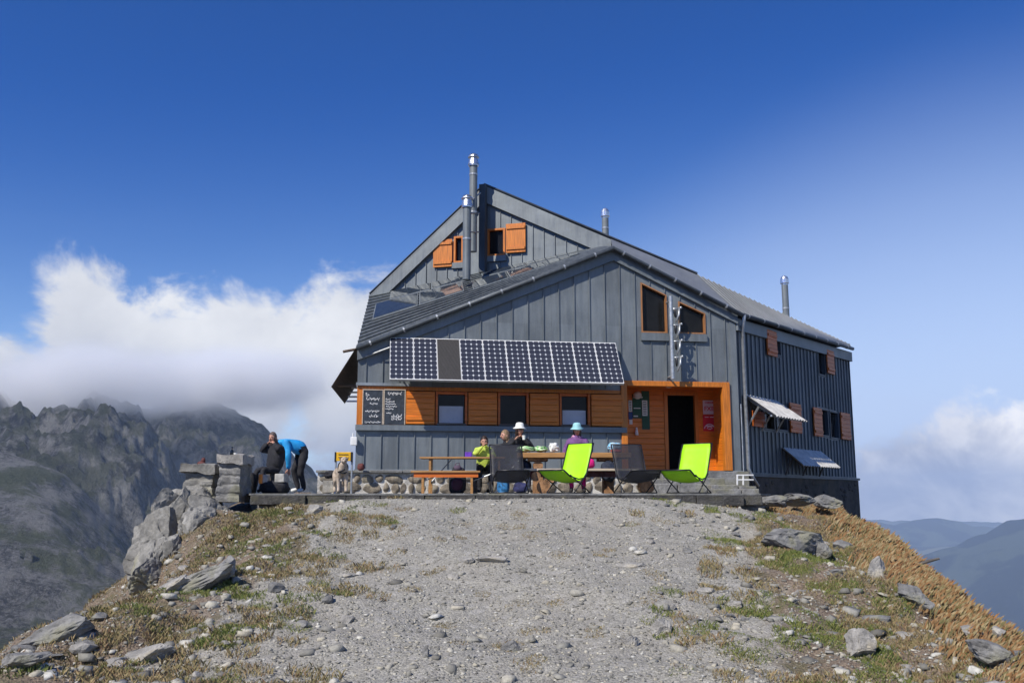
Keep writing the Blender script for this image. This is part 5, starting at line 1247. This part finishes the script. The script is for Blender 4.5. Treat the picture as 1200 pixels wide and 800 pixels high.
def sit(seat=.45, lean=0., kn=.42, wrL=(.1, -.35, .72), wrR=(-.1, -.35, .72), elL=(.27, -.12, .66), elR=(-.27, -.12, .66), spread=.12, hd=(0, 0), tall=1., feet=0.):
    z = seat+.1; y = -lean
    return dict(pelvis=(0, .02, z), belly=(0, .02+y*.35, z+.2), chest=(0, .02+y*.8, z+.4*tall), neck=(0, .01+y*1.1, z+.555*tall), head=(hd[0], -.02+y*1.3+hd[1], z+.71*tall),
                shL=(.17, .02+y*.95, z+.47*tall), elL=elL, wrL=wrL, shR=(-.17, .02+y*.95, z+.47*tall), elR=elR, wrR=wrR,
                hpL=(.09, -.03, z-.01), knL=(spread, -kn, z+.01), anL=(spread, -kn-.02+feet, .09), toL=(spread+.02, -kn-.16+feet, .045),
                hpR=(-.09, -.03, z-.01), knR=(-spread, -kn, z+.01), anR=(-spread, -kn-.02+feet, .09), toR=(-spread-.02, -kn-.16+feet, .045))
bc, nc = M['black_cloth'], M['navy_cloth']
M['jeans'] = mat('dark blue trousers', (.03, .045, .09), .85, var=.3, scale=14)
M['grey_hair'] = mat('grey brown short hair', (.12, .09, .08), .8, var=.3, scale=40)
# 1 seated man, hands at his eyes
J = sit(.40, .06, .42, wrL=(.11, -.16, 1.08), wrR=(-.11, -.16, 1.08), elL=(.30, -.20, .94), elR=(-.30, -.20, .94), hd=(0, -.02))
person((gx(322, 17.6), 17.6, 0), R(-38), 'man in black sitting beside the stone pillar with both hands raised to his eyes', J, dict(torso=bc, arm=bc, leg=bc, shoe=bc), (R(20), R(4)), hair=(M['grey_hair'], False), scale=.86, bulk=1.42)
m_ = MB(); m_.box(gx(322, 17.6)-.2, gx(322, 17.6)+.2, 17.45, 17.8, 0, .36); m_.build('stool', M['wood_grey'], None, (gx(322, 17.6), 17.6, 0), bevel=.02); tag(bpy.data.objects['stool'], 'low dark wooden block the man in black sits on', 'stool')
# 2 bending person in blue (faces left, bent over)
J = dict(pelvis=(0, .05, .80), belly=(0, -.08, .93), chest=(0, -.26, 1.02), neck=(0, -.40, 1.0), head=(0, -.52, .93), shL=(.16, -.30, .99), elL=(.2, -.26, .70), wrL=(.17, -.24, .47), shR=(-.16, -.30, .99), elR=(-.2, -.36, .72), wrR=(-.15, -.45, .52),
         hpL=(.09, .06, .80), knL=(.12, -.02, .45), anL=(.12, .08, .09), toL=(.13, -.06, .045), hpR=(-.09, .04, .80), knR=(-.12, -.12, .46), anR=(-.12, -.02, .09), toR=(-.13, -.16, .045))
person((gx(351, 18.3), 18.3, 0), R(-72), 'person in a bright blue jacket bending forward behind the man in black', J, dict(torso=M['blue_jacket'], arm=M['blue_jacket'], leg=bc, shoe=M['white_cloth']), (0, R(60)), hair=(M['hair_dark'], False), bulk=1.28)
# 3 boy at the narrow table
J = sit(.45, .08, .36, wrL=(.16, -.36, .80), wrR=(-.05, -.22, 1.02), elL=(.26, -.14, .72), elR=(-.22, -.2, .84), tall=.82)
J['head'] = (0, -.06, 1.13)
person((gx(567, 19.45), 19.45, 0), R(6), 'dark haired boy in a yellow and black top eating at the narrow table', J, dict(torso=M['lime_cloth'], arm=M['lime_cloth'], leg=bc, shoe=bc), (R(-6), R(8)), hair=(M['hair_dark'], False), scale=.95)
# 4 woman, white hat
J = sit(.5, .1, .4, wrL=(.08, -.2, 1.12), wrR=(-.12, -.22, 1.10), elL=(.28, -.18, .92), elR=(-.28, -.18, .92))
r4, P4, hp4 = person((gx(607, 19.35), 19.35, 0), R(14), 'woman in black with a white bucket hat and sunglasses drinking at the table', J, dict(torso=bc, arm=bc, leg=M['jeans'], shoe=bc), (R(12), R(4)), hair=(M['hair_dark'], True), hat=M['white_cloth'], glasses=True, bulk=1.15)
# 5 blond person behind
J = sit(.43, .02, .4)
person((gx(593, 20.1), 20.1, 0), R(-30), 'blond person in dark clothes half hidden behind the woman in the white hat', J, dict(torso=bc, arm=bc, leg=M['jeans'], shoe=bc), (R(-30), 0), hair=(M['hair_blond'], True))
# 6 person in purple
J = sit(.5, .08, .42, wrL=(.13, -.32, .93), wrR=(-.13, -.32, .93), elL=(.27, -.14, .8), elR=(-.27, -.14, .8))
person((gx(677, 19.4), 19.4, 0), R(-4), 'person in a purple jacket, pink scarf and pale turquoise bucket hat at the heavy table', J, dict(torso=M['purple'], arm=M['purple'], leg=M['magenta'], shoe=bc), (R(-4), R(12)), hair=(M['hair_dark'], True), hat=M['teal_cloth'], bulk=1.2)
m_ = MB(); m_.tube([(.09*math.cos(a), .01+.085*math.sin(a), 1.165+.02*math.sin(a*2)) for a in np.linspace(0, 2*PI, 20)], .03, 8, 0, False); m_.ell((0, -.09, 1.13), (.09, .045, .075))
sc_ = m_.build('scarf', M['pink'], bpy.data.objects['person.005'], Vector((0, 0, 0)), smooth=True)
# bench behind the tables (what they sit on)
m_ = MB(); x0, x1 = gx(545, 19.5), gx(725, 19.5)
r = empty('bench', ((x0+x1)/2, 19.6, 0), 0, 'long bench behind the tables carrying the seated guests', 'bench', world=True)
m_.box(x0, x1, 19.3, 20.25, .42, .46); m_.build('seat', M['wood_grey'], r)
for x in (x0+.2, (x0+x1)/2, x1-.2): m_ = MB(); m_.box(x-.04, x+.04, 19.4, 20.1, 0, .418); m_.build('leg', M['wood_grey'], r)
m_ = MB(); p = W(614, 515, 19.0); m_.tube([p, p+Vector((0, 0, .09))], [.03, .036], 12); m_.build('cup', M['paper'], None, p); 
tag(bpy.data.objects['cup.001'], 'white cup held at the mouth of the woman in the white hat', 'cup')
# ---- dog
def dog():
    pts = dict(rump=(0, .42, .50), mid=(0, .15, .48), chest=(0, -.12, .50), neck=(0, -.22, .60), hd=(.0, -.27, .69),
               sL=(.08, -.13, .42), eL=(.085, -.11, .28), wL=(.085, -.13, .12), pL=(.085, -.15, .03), sR=(-.08, -.13, .42), eR=(-.085, -.11, .28), wR=(-.085, -.14, .12), pR=(-.085, -.17, .03),
               hL=(.09, .40, .40), kL=(.1, .30, .28), oL=(.09, .46, .17), qL=(.09, .43, .03), hR=(-.09, .40, .40), kR=(-.1, .30, .28), oR=(-.09, .46, .17), qR=(-.09, .43, .03), t1=(0, .55, .52), t2=(.04, .68, .60), t3=(.06, .72, .70))
    ks = list(pts); E_ = [('rump', 'mid'), ('mid', 'chest'), ('chest', 'neck'), ('neck', 'hd'), ('chest', 'sL'), ('sL', 'eL'), ('eL', 'wL'), ('wL', 'pL'), ('chest', 'sR'), ('sR', 'eR'), ('eR', 'wR'), ('wR', 'pR'),
        ('rump', 'hL'), ('hL', 'kL'), ('kL', 'oL'), ('oL', 'qL'), ('rump', 'hR'), ('hR', 'kR'), ('kR', 'oR'), ('oR', 'qR'), ('rump', 't1'), ('t1', 't2'), ('t2', 't3')]
    rd = dict(rump=.11, mid=.115, chest=.135, neck=.085, hd=.075, s=.065, e=.045, w=.032, p=.036, h=.075, k=.055, o=.032, q=.036, t1=.035, t2=.03, t3=.015)
    rr = [(rd.get(k, rd.get(k[0])),)*2 for k in ks]
    V, F = skin_mesh([Vector(pts[k]) for k in ks], [(ks.index(a), ks.index(b)) for a, b in E_], rr, root=1)
    q = MB(); q.v = V; q.f = F; q.m = [0]*len(F)
    q.ell((0, -.30, .715), (.075, .085, .075)); q.ell((0, -.39, .69), (.036, .065, .034)); q.ell((0, -.45, .70), (.016, .014, .012), m=1)
    for s in (-1, 1):
        q.ell((s*.03, -.372, .738), (.01, .007, .009), m=1); q.ell((s*.075, -.27, .735), (.02, .035, .055), Matrix.Rotation(s*.35, 3, 'Y'), 2)
    root = empty('dog', (gx(401, 17.3), 17.2, 0), R(18), 'pale shaggy dog with a black harness standing at the left end of the terrace', 'dog'); root.scale = (.84, .84, .84)
    q.build('body', [M['dog'], M['black_metal'], mat('tan ear', (.2, .13, .08), .9)], root, Vector((0, 0, 0)), smooth=True)
    h = MB(); h.tube([(.115*math.cos(a)*.95, -.17+.02*math.sin(a)+.10*math.sin(a)*.4, .56+.13*math.sin(a)) for a in np.linspace(0, 2*PI, 20)], .014, 6, 0, False); h.tube([(.10, -.20, .60), (0, -.265, .50), (-.11, -.2, .46)], .02, 6)
    h.build('harness', M['black_cloth'], root, Vector((0, 0, 0)), smooth=True)
dog()

# ================================================================== SUMMIT MIST
def mist():
    def noisy(t, v):
        tc = t.n('ShaderNodeTexCoord').outputs['Object']
        n = t.noise(tc, .009, 4, .55)
        g = t.n('ShaderNodeTexCoord').outputs['Generated']
        mp = t.map(g, (2, 2, 2), (-1, -1, -1)); ln = t.n('ShaderNodeVectorMath', operation='LENGTH'); t.links.new(mp, ln.inputs[0])
        rad = t.ss(ln.outputs['Value'], .25, 1.0, 1., 0.)
        dn = t.math('MULTIPLY', t.ss(t.math('ADD', n, t.math('MULTIPLY', rad, .35)), .50, .86), rad)
        t.put(v.inputs['Density'], t.math('MULTIPLY', dn, .021))
    m = volume_mat('cloud vapour', (1, 1, 1), .02, -.2, noisy)
    for i, (px, py, Y, rx, ry, rz_) in enumerate([(95, 450, 1450, 250, 210, 90), (250, 448, 1750, 360, 220, 92)]):
        c = W(px, py, Y); q = MB(); q.ell((0, 0, 0), (rx, ry, rz_), nu=24, nv=14); q.v = [v+c for v in q.v]
        o = q.build('cloud', m, None, c); tag(o, ['grey cloud wrapped round the rocky central summit', 'grey cloud bank lying on the further ridge'][i], 'cloud', kind='stuff')
mist()
